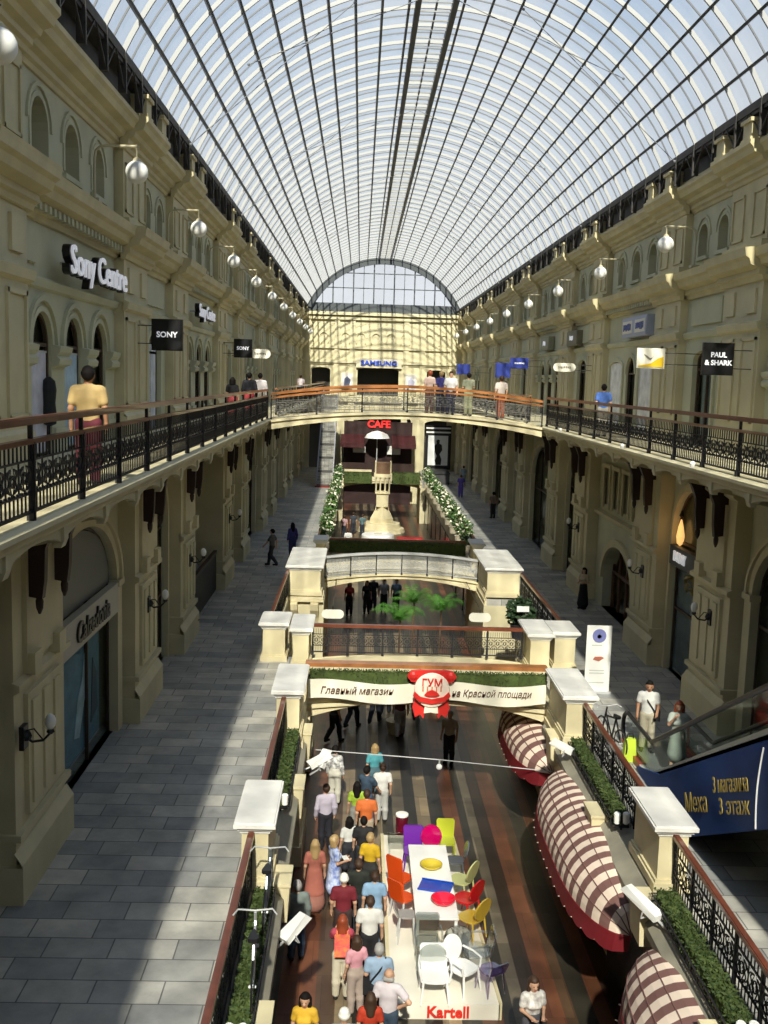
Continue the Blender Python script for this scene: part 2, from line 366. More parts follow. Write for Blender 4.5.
# upper wide bay (3 arches), narrow bay, attic pieces
def up_wide():
    b=MB(); ops=[(c,1.22,.0,2.1,.61) for c in (-2.1,0,2.1)]
    archwall(b,8.0,.16,-3.6,3.6,0,4.4,ops)
    return b.mesh('gallery_wall',STONE)
def up_wide_trim():
    b=MB()
    for c in (-2.1,0,2.1):
        archring(b,8.0,.04,c,1.22,2.1,.61,.1); archring(b,8.0,.075,c,1.62,2.1,.81,.1)
    for c in (-3.15,-1.05,1.05,3.15):
        a=.42 if abs(c)<2 else .38
        b.run([(8.0,1.68),(7.86,1.74),(7.84,1.84),(7.9,1.9),(7.84,1.98),(7.82,2.08),(8.0,2.12)],c-a,c+a)
        b.box(7.94,8.1,c-a+.04,c+a-.04,0,.5)
    b.run([(8.0,3.1),(7.92,3.14),(7.88,3.28),(8.0,3.34)],-3.6,3.6)
    for i in range(25): b.box(7.72,7.95,-3.5+i*.29-.07,-3.5+i*.29+.07,4.44,4.58)
    for c in (-2.9,2.9): b.box(7.94,8.1,c-.45,c+.45,3.55,4.15)
    return b.mesh('arch_moulding',STONE)
def up_narrow():
    b=MB(); archwall(b,8.0,.16,-1.95,1.95,0,4.4,[(0,1.7,0,2.45,.3)]); return b.mesh('gallery_wall',STONE)
def up_narrow_trim():
    b=MB(); archring(b,8.0,.08,0,1.7,2.45,.3,.16,legs=2.45); b.run([(8.0,3.1),(7.92,3.14),(7.88,3.28),(8.0,3.34)],-1.95,1.95)
    b.box(7.93,8.1,-1.3,1.3,3.5,4.2)
    return b.mesh('door_surround',STONE)
def attic(cs,w,h,half):
    b=MB(); archwall(b,8.0,.3,-half,half,5.0,6.95,[(c,w,5.5,6.05,w/2) for c in cs],10)
    t=MB()
    for c in cs:
        archring(t,8.0,.03,c,w,6.05,w/2,.09,10,legs=.5); archring(t,8.0,.05,c,w+.34,6.05,w/2+.17,.07,10)
        t.box(7.92,8.1,c-w/2-.12,c+w/2+.12,5.4,5.5)
    return b.mesh('attic_wall',STONE), t.mesh('attic_moulding',STONE)
UWM,UWT,UNM,UNT=up_wide(),up_wide_trim(),up_narrow(),up_narrow_trim()
def up_shut():
    b=MB(); archwall(b,8.0,.16,-3.6,3.6,0,4.4,[(-2.15,2.0,0,2.35,.22),(0,1.22,0,2.1,.61),(2.15,2.0,0,2.35,.22)])
    t=MB()
    for c in (-2.15,2.15): archring(t,8.0,.06,c,2.0,2.35,.22,.14,legs=2.35)
    archring(t,8.0,.05,0,1.22,2.1,.61,.12); t.run([(8.0,3.1),(7.92,3.14),(7.88,3.28),(8.0,3.34)],-3.6,3.6)
    for i in range(25): t.box(7.72,7.95,-3.5+i*.29-.07,-3.5+i*.29+.07,4.44,4.58)
    return b.mesh('gallery_wall',STONE),t.mesh('arch_moulding',STONE)
USM,UST=up_shut()
AWM,AWT=attic((-2.1,0,2.1),1.0,0,3.6); ANM,ANT=attic((-.85,.85),.8,0,2.0)
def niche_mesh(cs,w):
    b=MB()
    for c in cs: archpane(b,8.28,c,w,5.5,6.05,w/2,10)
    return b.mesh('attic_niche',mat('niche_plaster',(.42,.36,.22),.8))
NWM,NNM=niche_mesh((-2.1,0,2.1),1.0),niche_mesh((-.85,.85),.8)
# lower wide bays
def low_shop():
    b=MB(); archwall(b,7.92,.18,-3.6,3.6,W1,-.4,[(0,5.9,W1,-3.4,1.7)],20); return b.mesh('arcade_wall',STONE)
def low_shop_trim():
    b=MB(); archring(b,7.92,.12,0,5.9,-3.4,1.7,.22,20); archring(b,7.92,.2,0,6.34,-3.4,1.92,.12,20)
    for c in (-3.12,3.12): b.box(7.78,8.0,c-.22,c+.22,W1,-3.4); b.box(7.72,8.0,c-.27,c+.27,-3.55,-3.4)
    return b.mesh('arch_moulding',WARM)
def low_nar():
    b=MB(); archwall(b,7.95,.18,-1.9,1.9,W1,-.4,[(0,3.0,W1,-2.85,1.45)],16); return b.mesh('arcade_wall',STONE)
def low_nar_trim():
    b=MB(); archring(b,7.95,.12,0,3.0,-2.85,1.45,.2,16,legs=4.35); return b.mesh('arch_moulding',WARM)
def low_entry():
    b=MB(); archwall(b,7.95,.5,-3.6,3.6,W1,-3.5,[(-.1,4.6,W1,-6.0,1.55)],18)
    archwall(b,7.95,.35,-3.6,3.6,-3.5,-.4,[(c,.8,-3.1,-1.6,0) for c in (-2.2,-.75,.75,2.2)])
    return b.mesh('arcade_wall',STONE)
def low_entry_trim():
    b=MB(); archring(b,7.95,.12,-.1,4.6,-6.0,1.55,.28,18); b.run([(7.95,-3.62),(7.78,-3.55),(7.76,-3.42),(7.95,-3.36)],-3.6,3.6)
    for c in (-2.2,-.75,.75,2.2):
        for d in (-.48,.48): b.box(7.86,8.0,c+d-.08,c+d+.08,-3.2,-1.5)
        b.box(7.84,8.0,c-.6,c+.6,-1.6,-1.45)
    return b.mesh('arch_moulding',WARM)
LSM,LST,LNM,LNT,LEM,LET=low_shop(),low_shop_trim(),low_nar(),low_nar_trim(),low_entry(),low_entry_trim()
# panes
def pane_mesh(ops,u,n=12):
    b=MB()
    for o_ in ops: archpane(b,u,*o_,n)
    return b.mesh('pane',PANE)
WINF=mat('window_frame_brown',(.07,.045,.03),.5)
def frame_mesh(yc,w,zs,zp,rise,u,bars=(),hbars=()):
    b=MB(); archring(b,u,.06,yc,w-.14,zp,rise-.07 if rise>.1 else rise,.07,12,legs=zp-zs)
    for y in bars: b.box(u-.05,u+.03,y-.03,y+.03,zs,zp+rise*.8)
    for z in hbars: b.box(u-.05,u+.03,yc-w/2,yc+w/2,z-.035,z+.035)
    return b.mesh('window_frame',WINF)
P3=pane_mesh([(0,1.22,0,2.1,.61)],8.13); F3=frame_mesh(0,1.22,0,2.1,.61,8.12,(),(2.1,))
PD=pane_mesh([(0,1.7,0,2.45,.3)],8.13); FD=frame_mesh(0,1.7,0,2.45,.3,8.12,(0,),(2.2,))
PLS=pane_mesh([(0,5.9,W1,-3.4,1.7)],8.07,20); FLS=frame_mesh(0,5.9,W1,-3.4,1.7,8.06,(-1,1),(-4.15,))
PLN=pane_mesh([(0,3.0,W1,-2.85,1.45)],8.1,16); FLN=frame_mesh(0,3.0,W1,-2.85,1.45,8.09,(),(-3.1,-5.2))
FE=MB()
for y in (-2.3,-1.1,0,1.1,2.1): FE.box(8.3,8.4,y-.06,y+.06,W1,-4.6)
FE.box(8.3,8.4,-2.4,2.2,-5.8,-5.68); FE=FE.mesh('door_frame',mat('entrance_wood',(.12,.05,.025),.4))
wn=[0]
def window(pm,fm,s,y,label,kind='window'):
    wn[0]+=1; o=ob('%s_%d'%(kind,wn[0]),pm,None,(0,y,0),scale=(s,1,1)); tag(o,label,kind,kind='structure')
    ob('window_frame' if kind=='window' else 'door_frame',fm,o)
    return o
for s,nm in SIDES:
    wl=struct('wall_'+nm,'cream arcaded hall wall on the '+nm,'wall')
    sc=(s,1,1)
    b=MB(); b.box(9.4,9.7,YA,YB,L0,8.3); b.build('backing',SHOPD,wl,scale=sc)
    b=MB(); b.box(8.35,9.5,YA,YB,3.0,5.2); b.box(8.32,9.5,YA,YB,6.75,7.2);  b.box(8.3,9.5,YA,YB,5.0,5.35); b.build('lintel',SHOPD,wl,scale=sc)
    for y in PIERS:
        if y>YB-.5: continue
        yl=y+.9 if (s<0 and abs(y-16.65)<.1) else y
        ob('pier',PM,wl,(0,yl,0),scale=sc); ob('pilaster',PLM,wl,(0,y,0),scale=sc)
        ob('ressaut',RSM,wl,(0,y,0),scale=sc); ob('parapet_block',PTM,wl,(0,y,0),scale=sc)
        for d in (-.72,.72): ob('bracket',BM,wl,(0,yl+d,0),scale=sc)
    b=MB(); b.run(CORN,YA,YB); b.run(TOPC,YA,YB); b.build('cornice',MOULD,wl,scale=sc)
    for y in WID:
        shut=(s>0 and abs(y-38)<1)
        ob('gallery_wall',UWM if not shut else USM,wl,(0,y,0),scale=sc); ob('arch_moulding',UWT if not shut else UST,wl,(0,y,0),scale=sc)
        ob('attic_wall',AWM,wl,(0,y,0),scale=sc); ob('attic_moulding',AWT,wl,(0,y,0),scale=sc); ob('attic_niche',NWM,wl,(0,y,0),scale=sc)
        for c in ((-2.1,0,2.1) if not shut else (0,)): window(P3,F3,s,y+c,'arched gallery shop window in the %s wall'%nm)
        entry=(s>0 and abs(y-38)<1)
        stairs=(s<0 and abs(y-38)<1)
        if entry:
            ob('arcade_wall',LEM,wl,(0,y,0),scale=sc); ob('arch_moulding',LET,wl,(0,y,0),scale=sc)
            d_=tag(ob('door_1',FE,None,(0,y,0),scale=sc),'dark wooden arched stair entrance','door',kind='structure')
        elif not stairs:
            ob('arcade_wall',LSM,wl,(0,y,0),scale=sc); ob('arch_moulding',LST,wl,(0,y,0),scale=sc)
            window(PLS,FLS,s,y,'wide arched shop window under the %s gallery'%nm)
    for y in NAR:
        if y>YB-3: pass
        ob('gallery_wall',UNM,wl,(0,y,0),scale=sc); ob('door_surround',UNT,wl,(0,y,0),scale=sc)
        ob('attic_wall',ANM,wl,(0,y,0),scale=sc); ob('attic_moulding',ANT,wl,(0,y,0),scale=sc); ob('attic_niche',NNM,wl,(0,y,0),scale=sc)
        window(PD,FD,s,y,'glazed gallery shop door in the %s wall'%nm,'door')
        ob('arcade_wall',LNM,wl,(0,y,0),scale=sc); ob('arch_moulding',LNT,wl,(0,y,0),scale=sc)
        window(PLN,FLN,s,y,'narrow arched shop window under the %s gallery'%nm)
    # gallery slab with nose moulding, scalloped valance and ribs
    E_=EDGE[s]
    g=struct('floor_gallery_'+nm,'upper gallery floor along the '+nm+' wall','gallery')
    b=MB(); b.run([(9.4,-.02),(9.4,0),(E_+.02,0),(E_-.06,-.04),(E_-.06,-.1),(E_+.02,-.14),(E_+.03,-.2),(E_+.06,-.24),(9.4,-.24)],YA,YB); b.box(E_+.5,9.4,YA,YB,-.47,-.24); b.build('slab',WARM,g,scale=sc)
    b=MB(); n=int((YB-YA)/2.05)
    for i in range(n):
        y0=N0-12*2.05-8*2.05-8.2+i*2.05-1.02
        pts=[(y0+2.05*k/10) for k in range(11)]
        zz=[-.44+.14*math.sin(PI*k/10)**.7 if 0<k<10 else -.46 for k in range(11)]
        b.strip([(p,-.2) for p in pts],list(zip(pts,zz)),.14,lambda a,c,d:(E_+.1+d,a,c))
        b.hexa([(E_+.22,y0-.07,-.44),(7.9,y0-.07,-.95),(7.9,y0+.07,-.95),(E_+.22,y0+.07,-.44),(E_+.22,y0-.07,-.3),(7.9,y0-.07,-.3),(7.9,y0+.07,-.3),(E_+.22,y0+.07,-.3)])
        b.prism([(E_+.06,-.22),(E_+.06,-.4),(E_+.1,-.5),(E_+.2,-.5),(E_+.2,-.22)],lambda a,c,d:(a,d,c),y0-.09,y0+.09)
    b.build('valance',WARM,g,scale=sc)
# ---------------------------------------------------------------- vaulted glass roof
RH,RB,RZ=13.05,8.42,7.36
RR=(RZ**2+(RH-RB)**2)/(2*(RH-RB)); RC=RH-RR; A0=math.asin(RZ/RR)
def rp(t,r): return (r*math.sin(t),RC+r*math.cos(t))      # t from -A0..A0
roof=struct('ceiling','vaulted steel and glass roof over the hall','roof')
NP=22; NS=44
b=MB(); pts=[rp(-A0+2*A0*i/NS,RR+.06) for i in range(NS+1)]
for (x0,z0),(x1,z1) in zip(pts,pts[1:]): b.quad((x0,YA,z0),(x1,YA,z1),(x1,YB,z1),(x0,YB,z0))
b.build('roof_glazing',ROOFGL,roof)
def arcbar(r0,r1,hw):
    b=MB(); i=[rp(-A0+2*A0*k/NS,r0) for k in range(NS+1)]; o=[rp(-A0+2*A0*k/NS,r1) for k in range(NS+1)]
    b.strip(o,i,2*hw,lambda a,c,d:(a,d-hw,c)); return b
RIBM=mat('pale_rib_paint',(.42,.425,.43),.45)
ribm=arcbar(RR-.07,RR+.04,.03).mesh('rib',RIBM); barm=arcbar(RR+.0,RR+.04,.013).mesh('glazing_bar',mat('bar_steel',(.16,.17,.185),.5))
n=0; y=-19.4
while y<YB:
    ob('rib',ribm,roof,(0,y,0)); y+=1.64; n+=1
bars=tag(MB().build('glazing_bar_set',PURL,roof),'','') if False else None
y=-18.58; k=0
while y<YB:
    o=ob('glazing_bar',barm,roof,(0,y,0)); y+=1.64; k+=1
for i in range(1,NP):
    t=-A0+2*A0*i/NP
    if abs(i-NP/2)<.6: continue
    x,z=rp(t,RR-.05); b=MB(); c,s_=math.cos(t),math.sin(t)
    hw,hh=.034,.05
    q=[(x+a*c+d*s_, z-a*s_+d*c) for a,d in ((-hw,-hh),(hw,-hh),(hw,hh),(-hw,hh))]
    b.prism(q,lambda a,d,e:(a,e,d),YA,YB); b.build('purlin',PURL,roof)
# ridge catwalk
b=MB()
for i in range(147): b.box(-.55,.55,YA+i*.82,YA+i*.82+.04,RH-.1,RH-.06)
b.build('ridge_catwalk',mat('catwalk_bar',(.35,.35,.34),.7,vary=.2,scale=2),roof)
for x in (-.56,.56): MB().box(x-.085,x+.085,YA,YB,RH-.2,RH+.02).build('ridge_beam',PURL,roof)
b=MB()
for i in range(140): b.box(-.03,.03,YA+i*.86,YA+i*.86+.6,RH-.14,RH-.08)
b.build('ridge_bulb_strip',PURL,roof)
# tie rods
def rods(y):
    b=MB(); k=[rp(-A0+2*A0*f,RR-.17) for f in (0,.16,.36,.5,.64,.84,1)]
    for a,c in ((0,2),(6,4),(1,3),(5,3)):
        b.tube([(k[a][0],y,k[a][1]),(k[c][0],y,k[c][1])],.013,5)
    for a in range(7): b.ball((k[a][0],y,k[a][1]),.045,8)
    return b
for i,y in enumerate((11.74,18.3,31.42,44.54,57.66,70.78)): rods(y).build('tie_rod',mat('tie_steel',(.2,.21,.23),.45),roof)
# iron gutter between wall and glass
for s,nm in SIDES:
    b=MB(); b.hexa([(7.3,YA,8.22),(9.6,YA,8.0),(9.6,YB,8.0),(7.3,YB,8.22),(7.3,YA,8.46),(9.6,YA,8.5),(9.6,YB,8.5),(7.3,YB,8.46)])
    y=YA+.6
    while y<YB:
        b.box(7.24,7.42,y-.04,y+.04,7.62,8.46); y+=1.64
        b.tube([(7.29,y-1.6,7.68),(7.29,y-.8,8.36),(7.29,y,7.68)],.022,4)
    b.box(7.26,7.36,YA,YB,8.3,8.5); b.box(7.62,7.7,YA,YB,7.6,8.3)
    b.build('gutter',mat('gutter_iron',(.05,.046,.043),.6,vary=.4,scale=3),roof,scale=(s,1,1))
# ---------------------------------------------------------------- end walls
ew=struct('wall_end','sunlit cream end wall of the hall below the half-round window','wall')
ENDW=mat('end_wall_stone',(.62,.565,.37),.7,vary=.12,scale=.7)
def endop(mb,y,x0,x1,z0,z1,ops,d=.5):
    b=MB(); archwall(b,0,d,x0,x1,z0,z1,ops,12); mb.add([(p[1],y+p[0],p[2]) for p in b.v],b.f)
b=MB(); endop(b,YB,-9.5,9.5,-.2,8.0,[(-5.9,1.8,0,2.35,.25),(-.35,4.0,0,2.4,.3),(5.3,1.8,0,2.35,.25)])
endop(b,YB,-9.5,9.5,L0,-.2,[(-.2,6.4,L0,-2.4,.7),(5.7,2.7,W1,-2.6,.3),(-5.9,2.6,W1,-3,.5)])
b.build('end_wall_face',ENDW,ew)
b=MB()
for z,h,d in ((7.75,.3,.45),(7.3,.25,.25),(3.2,.3,.25),(4.55,.25,.2),(-.4,.5,.35),(2.95,.1,.12)): b.box(-8,8,YB-d,YB+.05,z-h/2,z+h/2)
for x in (-7.2,-4.4,-2.9,2.3,3.9,6.8): b.box(x-.25,x+.25,YB-.14,YB+.05,0,7.7); b.box(x-.3,x+.3,YB-.2,YB+.05,L0,-.4)
for x in (-5.7,-3.6,-2.1,-.65,.8,2.2,4.5,5.9):
    q=MB(); archring(q,0,.12,x,.75,5.55,.37,.1,10,legs=.6); b.add([(p[1],YB+p[0],p[2]) for p in q.v],q.f)
b.build('end_moulding',ENDW,ew)
b=MB(); b.box(-9.5,9.5,YB+1.6,YB+1.8,L0,8.2); b.box(-9.5,9.5,YB+.3,YB+1.8,-.5,-.2); b.box(-9.5,9.5,YB+.3,YB+1.8,7.8,8.2); b.build('end_backing',SHOPD,ew)
# lunette
lu=struct('window_%d'%(wn[0]+1),'half-round glazed window above the far end wall','window'); wn[0]+=1
b=MB(); p=[rp(-A0+2*A0*k/NS,RR-.05) for k in range(NS+1)]; b.prism(p,lambda a,c,d:(a,d,c),YB+.1,YB+.14); b.build('lunette_pane',glass_mat('lunette_glass',(.97,.98,.99),.98,dirtf=.03,graz=.2),lu)
b=arcbar(RR-.55,RR+.1,.2); b2=MB(); b2.add([(x,y_+YB-.1,z) for x,y_,z in b.v],b.f)
b2.box(-7.4,7.4,YB-.1,YB+.2,7.9,8.75)
for i in range(-7,8):
    x=i*.98; z=RC+math.sqrt(max(0,(RR-.1)**2-x*x)); 
    if z>8.8: b2.box(x-(.06 if i%2 else .03),x+(.06 if i%2 else .03),YB-.02,YB+.12,8.3,z)
for z in (10.2,11.6):
    hx=math.sqrt((RR-.2)**2-(z-RC)**2); b2.box(-hx,hx,YB,YB+.1,z-.04,z+.04)
b2.build('lunette_frame',mat('lunette_steel',(.07,.08,.09),.5),lu)
bk=struct('wall_back','added cream wall behind the viewer keeping stray sky light out','wall')  # unseen wall, added to keep sky light from leaking in behind the camera
b=MB(); b.box(-9.7,9.7,YA-.3,YA,L0,13.4); b.build('light_stop_face',WARM,bk)
# ---------------------------------------------------------------- ornate iron railing
def panel_mesh(wd,h,m,n=12,r=.011,scroll=True,z0=.1):
    b=MB()
    za,zb=z0+(h-z0)*.27,z0+(h-z0)*.76
    b.box(0,wd,-.016,.016,z0-.02,z0+.015); b.box(0,wd,-.012,.012,za-.01,za+.012); b.box(0,wd,-.012,.012,zb-.01,zb+.012)
    for i in range(n):
        x=(i+.5)*wd/n
        b.tube([(x,0,z0),(x,0,za)],r,4); b.tube([(x,0,zb),(x,0,h)],r,4)
        b.ball((x,0,za+.02),.022,6)
    m4=max(2,n//3)
    for i in range(m4):
        xc=(i+.5)*wd/m4; hh=(zb-za)/2; zc=(za+zb)/2; ww=wd/m4/2
        for sx in (-1,1):
            for sz in (-1,1):
                b.tube([(xc+sx*ww*(.95-.5*t/9*1.0+ .0)*abs(math.cos(t*.62)) ,0, zc+sz*hh*(.95-.09*t)*abs(math.sin(.25+t*.45))) for t in range(10)],r*.9,4)
        b.tube([(xc,0,za),(xc+ww*.5,0,zc),(xc,0,zb),(xc-ww*.5,0,zc)],r*.9,4,closed=True)
        b.tube([(xc+.3*ww*math.cos(a*PI/4),0,zc+.3*ww*math.sin(a*PI/4)) for a in range(8)],r,4,closed=True)
        b.tube([(xc-ww,0,za),(xc-ww,0,zb)],r,4)
    return b.mesh('grille_panel',m)
GP=panel_mesh(2.05,.84,IRON,n=16,r=.0125)
GPC=panel_mesh(2.05,.84,mat('grey_iron',(.16,.155,.14),.5),n=9)
TP=panel_mesh(1.0,.8,IRON,n=8,r=.012,z0=.06)
pstm=MB(); pstm.box(-.024,.024,-.024,.024,0,1.08); pstm.box(-.04,.04,-.04,.04,0,.1); pstm.box(-.018,.018,-.05,-.03,.0,.86); POSTM=pstm.mesh('post',IRON)
tps=MB(); tps.box(-.025,.025,-.025,.025,0,.95); TPOST=tps.mesh('post',IRON)
def railing(name,label,p0,p1,z,hr=RAIL,pitch=2.05,panel=GP,post=POSTM,h=1.08,second=.86,group=None,cat='railing'):
    """straight railing from p0 to p1 (x,y)"""
    a=Vector((p0[0],p0[1],z)); d=Vector((p1[0]-p0[0],p1[1]-p0[1],0)); ln=d.length; ang=math.atan2(d.y,d.x)
    t=thing(name,label,cat,a,(0,0,ang),group)
    b=MB(); b.box(0,ln,-.055,.055,h-.03,h+.04); b.box(0,ln,-.04,.04,h+.04,h+.055); b.build('handrail',hr,t)
    if second: MB().box(0,ln,-.045,.045,second-.02,second+.035).build('lower_rail',hr,t)
    n=max(1,round(ln/pitch)); q=ln/n; pw=panel.get('w',pitch) if hasattr(panel,'get') else pitch
    for i in range(n):
        ob('grille_panel',panel,t,(i*q,0,0),scale=(q/pitch,1,1 if second else (h)/.83))
    for i in range(n+1): ob('post',post,t,(i*q,0,0),scale=(1,1,h/1.08 if post is POSTM else h/.95))
    return t
railing('gallery_railing','black scrolled iron gallery railing with red-brown handrail below the man in yellow',(-EDGE[-1]-.08,-2.95),(-EDGE[-1]-.08,39.3),0)
railing('gallery_railing','black scrolled iron gallery railing with red-brown handrail in front of the man in blue',(EDGE[1]+.08,-2.95),(EDGE[1]+.08,39.3),0)
railing('gallery_railing','dark iron gallery railing beyond the far bridge on the side of the grey staircase',(-EDGE[-1]-.08,43.4),(-EDGE[-1]-.08,99.5),0,hr=RAILO)
railing('gallery_railing','dark iron gallery railing beyond the far bridge on the side of the poster',(EDGE[1]+.08,43.4),(EDGE[1]+.08,99.5),0,hr=RAILO)
# far footbridge at gallery level
def arched_bridge(name,label,x0,x1,y0,y1,zend_b,zmid_b,zend_t,zmid_t,m,n=24):
    t=thing(name,label,'footbridge',((x0+x1)/2,y0,zend_b))
    ox,oy,oz=(x0+x1)/2,y0,zend_b
    b=MB()
    xs=[x0+(x1-x0)*i/n for i in range(n+1)]; f=lambda a,c,i:a+(c-a)*(1-(2*i/n-1)**2)
    tp=[(x-ox,f(zend_t,zmid_t,i)-oz) for i,x in enumerate(xs)]; bt=[(x-ox,f(zend_b,zmid_b,i)-oz) for i,x in enumerate(xs)]
    b.strip(tp,bt,y1-y0,lambda a,c,d:(a,d,c)); b.build('beam',m,t)
    for e in (-.08,y1-y0):
        b=MB(); b.strip([(x,z+.02) for x,z in tp],[(x,z-.08) for x,z in tp],.08,lambda a,c,d:(a,d+e,c)); b.build('edge_moulding',m,t)
    return t,xs,lambda i:f(zend_t,zmid_t,i)
BX0,BX1=-EDGE[-1]+.05,EDGE[1]-.05
t,xs,ft=arched_bridge('gallery_footbridge','cream arched gallery footbridge crossing the hall in the sun',BX0,BX1,39.5,43.2,-.42,.12,-.06,.36,CREAM)
def curved_rail(parent_name,label,xs,zf,y,hr,panel,step=4,h=1.0,second=.84,off=(0,0,0)):
    n=len(xs)-1; t=thing(parent_name,label,'railing',(xs[0],y,zf(0)))
    o0=Vector((xs[0],y,zf(0)))
    def bar(nm,z0,z1,hw):
        b=MB(); b.strip([(x-o0.x,zf(i)+z1-o0.z) for i,x in enumerate(xs)],[(x-o0.x,zf(i)+z0-o0.z) for i,x in enumerate(xs)],2*hw,lambda a,c,d:(a,d-hw,c)); b.build(nm,hr,t)
    bar('handrail',h-.05,h+.05,.07)
    if second: bar('lower_rail',second-.03,second+.03,.05)
    for i in range(0,n,step):
        a=(xs[i],zf(i)); c=(xs[i+step],zf(i+step)); w_=c[0]-a[0]
        o=ob('grille_panel',panel,t,(a[0]-o0.x,0,a[1]-o0.z)); o.matrix_local=Matrix.Translation((a[0]-o0.x,0,a[1]-o0.z))@Matrix(((w_/2.05,0,0,0),(0,1,0,0),((c[1]-a[1])/2.05,0,1,0),(0,0,0,1)))
    for i in range(0,n+1,step): ob('post',POSTM,t,(xs[i]-o0.x,0,zf(i)-o0.z),scale=(1,1,h/1.08))
    return t
curved_rail('bridge_railing','near grey iron railing with orange-brown handrail on the gallery footbridge',xs,ft,39.62,RAILO,GPC)
curved_rail('bridge_railing','rear iron railing with orange-brown handrail on the gallery footbridge behind the strollers',xs,ft,43.1,RAILO,GPC)
# ---------------------------------------------------------------- stone pedestals with white caps
def pedestal(label,cx,cy,wx,wy,z0=W1,top=-5.95,group=None,brk=False):
    t=thing('stone_pedestal',label,'pedestal',(cx,cy,z0),group=group); h=top-z0
    b=MB(); b.box(-wx/2+.08,wx/2-.08,-wy/2+.08,wy/2-.08,0,h-.12); b.build('shaft',CREAM,t)
    zb=W1-z0
    b=MB(); b.box(-wx/2+.01,wx/2-.01,-wy/2+.01,wy/2-.01,zb,zb+.16); b.box(-wx/2+.04,wx/2-.04,-wy/2+.04,wy/2-.04,zb+.16,zb+.22); b.build('base',CREAM,t)
    b=MB(); k=lambda e,z0_,z1_:b.box(-wx/2-e,wx/2+e,-wy/2-e,wy/2+e,z0_,z1_)
    k(-.05,h-.22,h-.16); k(-.01,h-.16,h-.1); k(.05,h-.1,h-.03); k(.02,h-.03,h)
    b.build('cap',CAPW,t)
    if brk:
        b=MB()
        for x in (-wx/2+.3,wx/2-.3):
            b.prism([(-wy/2+.08,zb-.25),(-wy/2-.35,zb-.3),(-wy/2-.3,zb-.55),(-wy/2-.05,zb-.9),(-wy/2+.08,zb-1.2)],lambda a,c,d:(d,a,c),x-.16,x+.16)
        b.box(-wx/2-.05,wx/2+.05,-wy/2-.06,wy/2,zb-.25,zb-.05)
        b.build('console',CREAM,t)
    return t
pedestal('square white-capped stone pedestal nearest the viewer beside the sunlit strip of paving',-3.62,17.6,.62,1.85)
pedestal('square white-capped stone pedestal nearest the viewer beside the blue escalator hoarding',3.72,17.7,.68,1.7)
pedestal('white-capped pedestal at the shaded-walkway end of the ribbon bridge',-3.58,25.3,.72,2.3)
pedestal('white-capped pedestal at the ribbon end of the bridge next to the roll-up stand',3.62,25.4,.8,2.4)
pedestal('outer small pedestal behind the ribbon bridge, near the sunlit paving strip',-4.5,31.75,.85,1.5)
pedestal('inner small pedestal behind the ribbon bridge, near the sunlit paving strip',-3.62,31.3,.62,1.9)
pedestal('outer of two small pedestals behind the ribbon bridge near the potted plant',4.55,31.4,.8,1.5)
pedestal('inner of two small pedestals behind the ribbon bridge near the potted plant',3.72,31.3,.75,1.9)
pedestal('broad bracketed pier carrying the second bridge on the side of the two walkers',-4.08,43.0,1.45,4.4,brk=True)
pedestal('broad bracketed pier carrying the second bridge on the side of the potted plant',4.12,43.6,1.5,4.6,brk=True)
pedestal('small pedestal behind the second bridge on the side of the two walkers',-3.7,48.2,.6,1.5)
pedestal('small pedestal behind the second bridge on the side of the flowering shrubs in shade',3.75,48.2,.6,1.5)
# ---------------------------------------------------------------- hedges
def leafbox(x0,x1,y0,y1,z0,z1,n,sz,rnd):
    b=MB()
    b.box(x0+.03,x1-.03,y0+.03,y1-.03,z0,z1-.05)
    for _ in range(n):
        p=Vector((rnd.uniform(x0,x1),rnd.uniform(y0,y1),rnd.uniform(z0,z1)))
        f=rnd.random()
        if f<.5: p.z=z1-rnd.random()*.05
        elif f<.7: p.y=y0+rnd.random()*.03
        else: p.x=(x0 if rnd.random()<.5 else x1)
        u=Vector((rnd.gauss(0,1),rnd.gauss(0,1),rnd.gauss(0,1))).normalized(); v=u.orthogonal().normalized()
        u*=sz*rnd.uniform(.6,1.2); v*=sz*.5
        b.cur=rnd.choice((0,0,1)); b.add([p-u,p-v*.8,p+u,p+v*.8],[(0,1,2,3)])
    b.cur=0
    return b
HG=mat('hedge_moss',(.06,.09,.02),.75,vary=.35,scale=7); HD=mat('hedge_deep',(.03,.055,.013),.75,vary=.35,scale=7)
def hedge(label,x0,x1,y0,y1,z0,z1,n=900,sz=.05,box=True,group=None):
    cx,cy=(x0+x1)/2,(y0+y1)/2; t=thing('box_hedge',label,'hedge',(cx,cy,z0),group=group)
    leafbox(x0-cx,x1-cx,y0-cy,y1-cy,.0,z1-z0,n,sz,RND).build('foliage',[HG,HD],t)
    if box:
        b=MB()
        for z in (0,.14):
            b.tube([(x0-cx-.04,y0-cy-.04,z),(x1-cx+.04,y0-cy-.04,z),(x1-cx+.04,y1-cy+.04,z),(x0-cx-.04,y1-cy+.04,z)],.016,4,closed=True)
        L_=max(x1-x0,y1-y0); k=int(L_/.3)
        for i in range(k+1):
            f=i/k
            for e in (0,1):
                if y1-y0>x1-x0: p=((x0-cx-.04,x1-cx+.04)[e],y0-cy+(y1-y0)*f)
                else: p=(x0-cx+(x1-x0)*f,(y0-cy-.04,y1-cy+.04)[e])
                b.tube([(p[0],p[1],-.02),(p[0],p[1],.16)],.01,4)
        b.build('planter_grille',IRON,t)
    return t
hedge('mossy hedge trough nearest the viewer below the railing beside the blue escalator hoarding',3.3,3.62,12.9,16.5,W1+.02,W1+.3,1500)
hedge('mossy hedge trough between the pedestal and the ribbon bridge beside the escalator landing',3.34,3.62,19.6,23.9,W1+.02,W1+.32,1500)
hedge('hedge trough nearest the viewer under the two parked bicycles',-3.56,-3.28,12.6,16.4,W1+.02,W1+.25,1300)
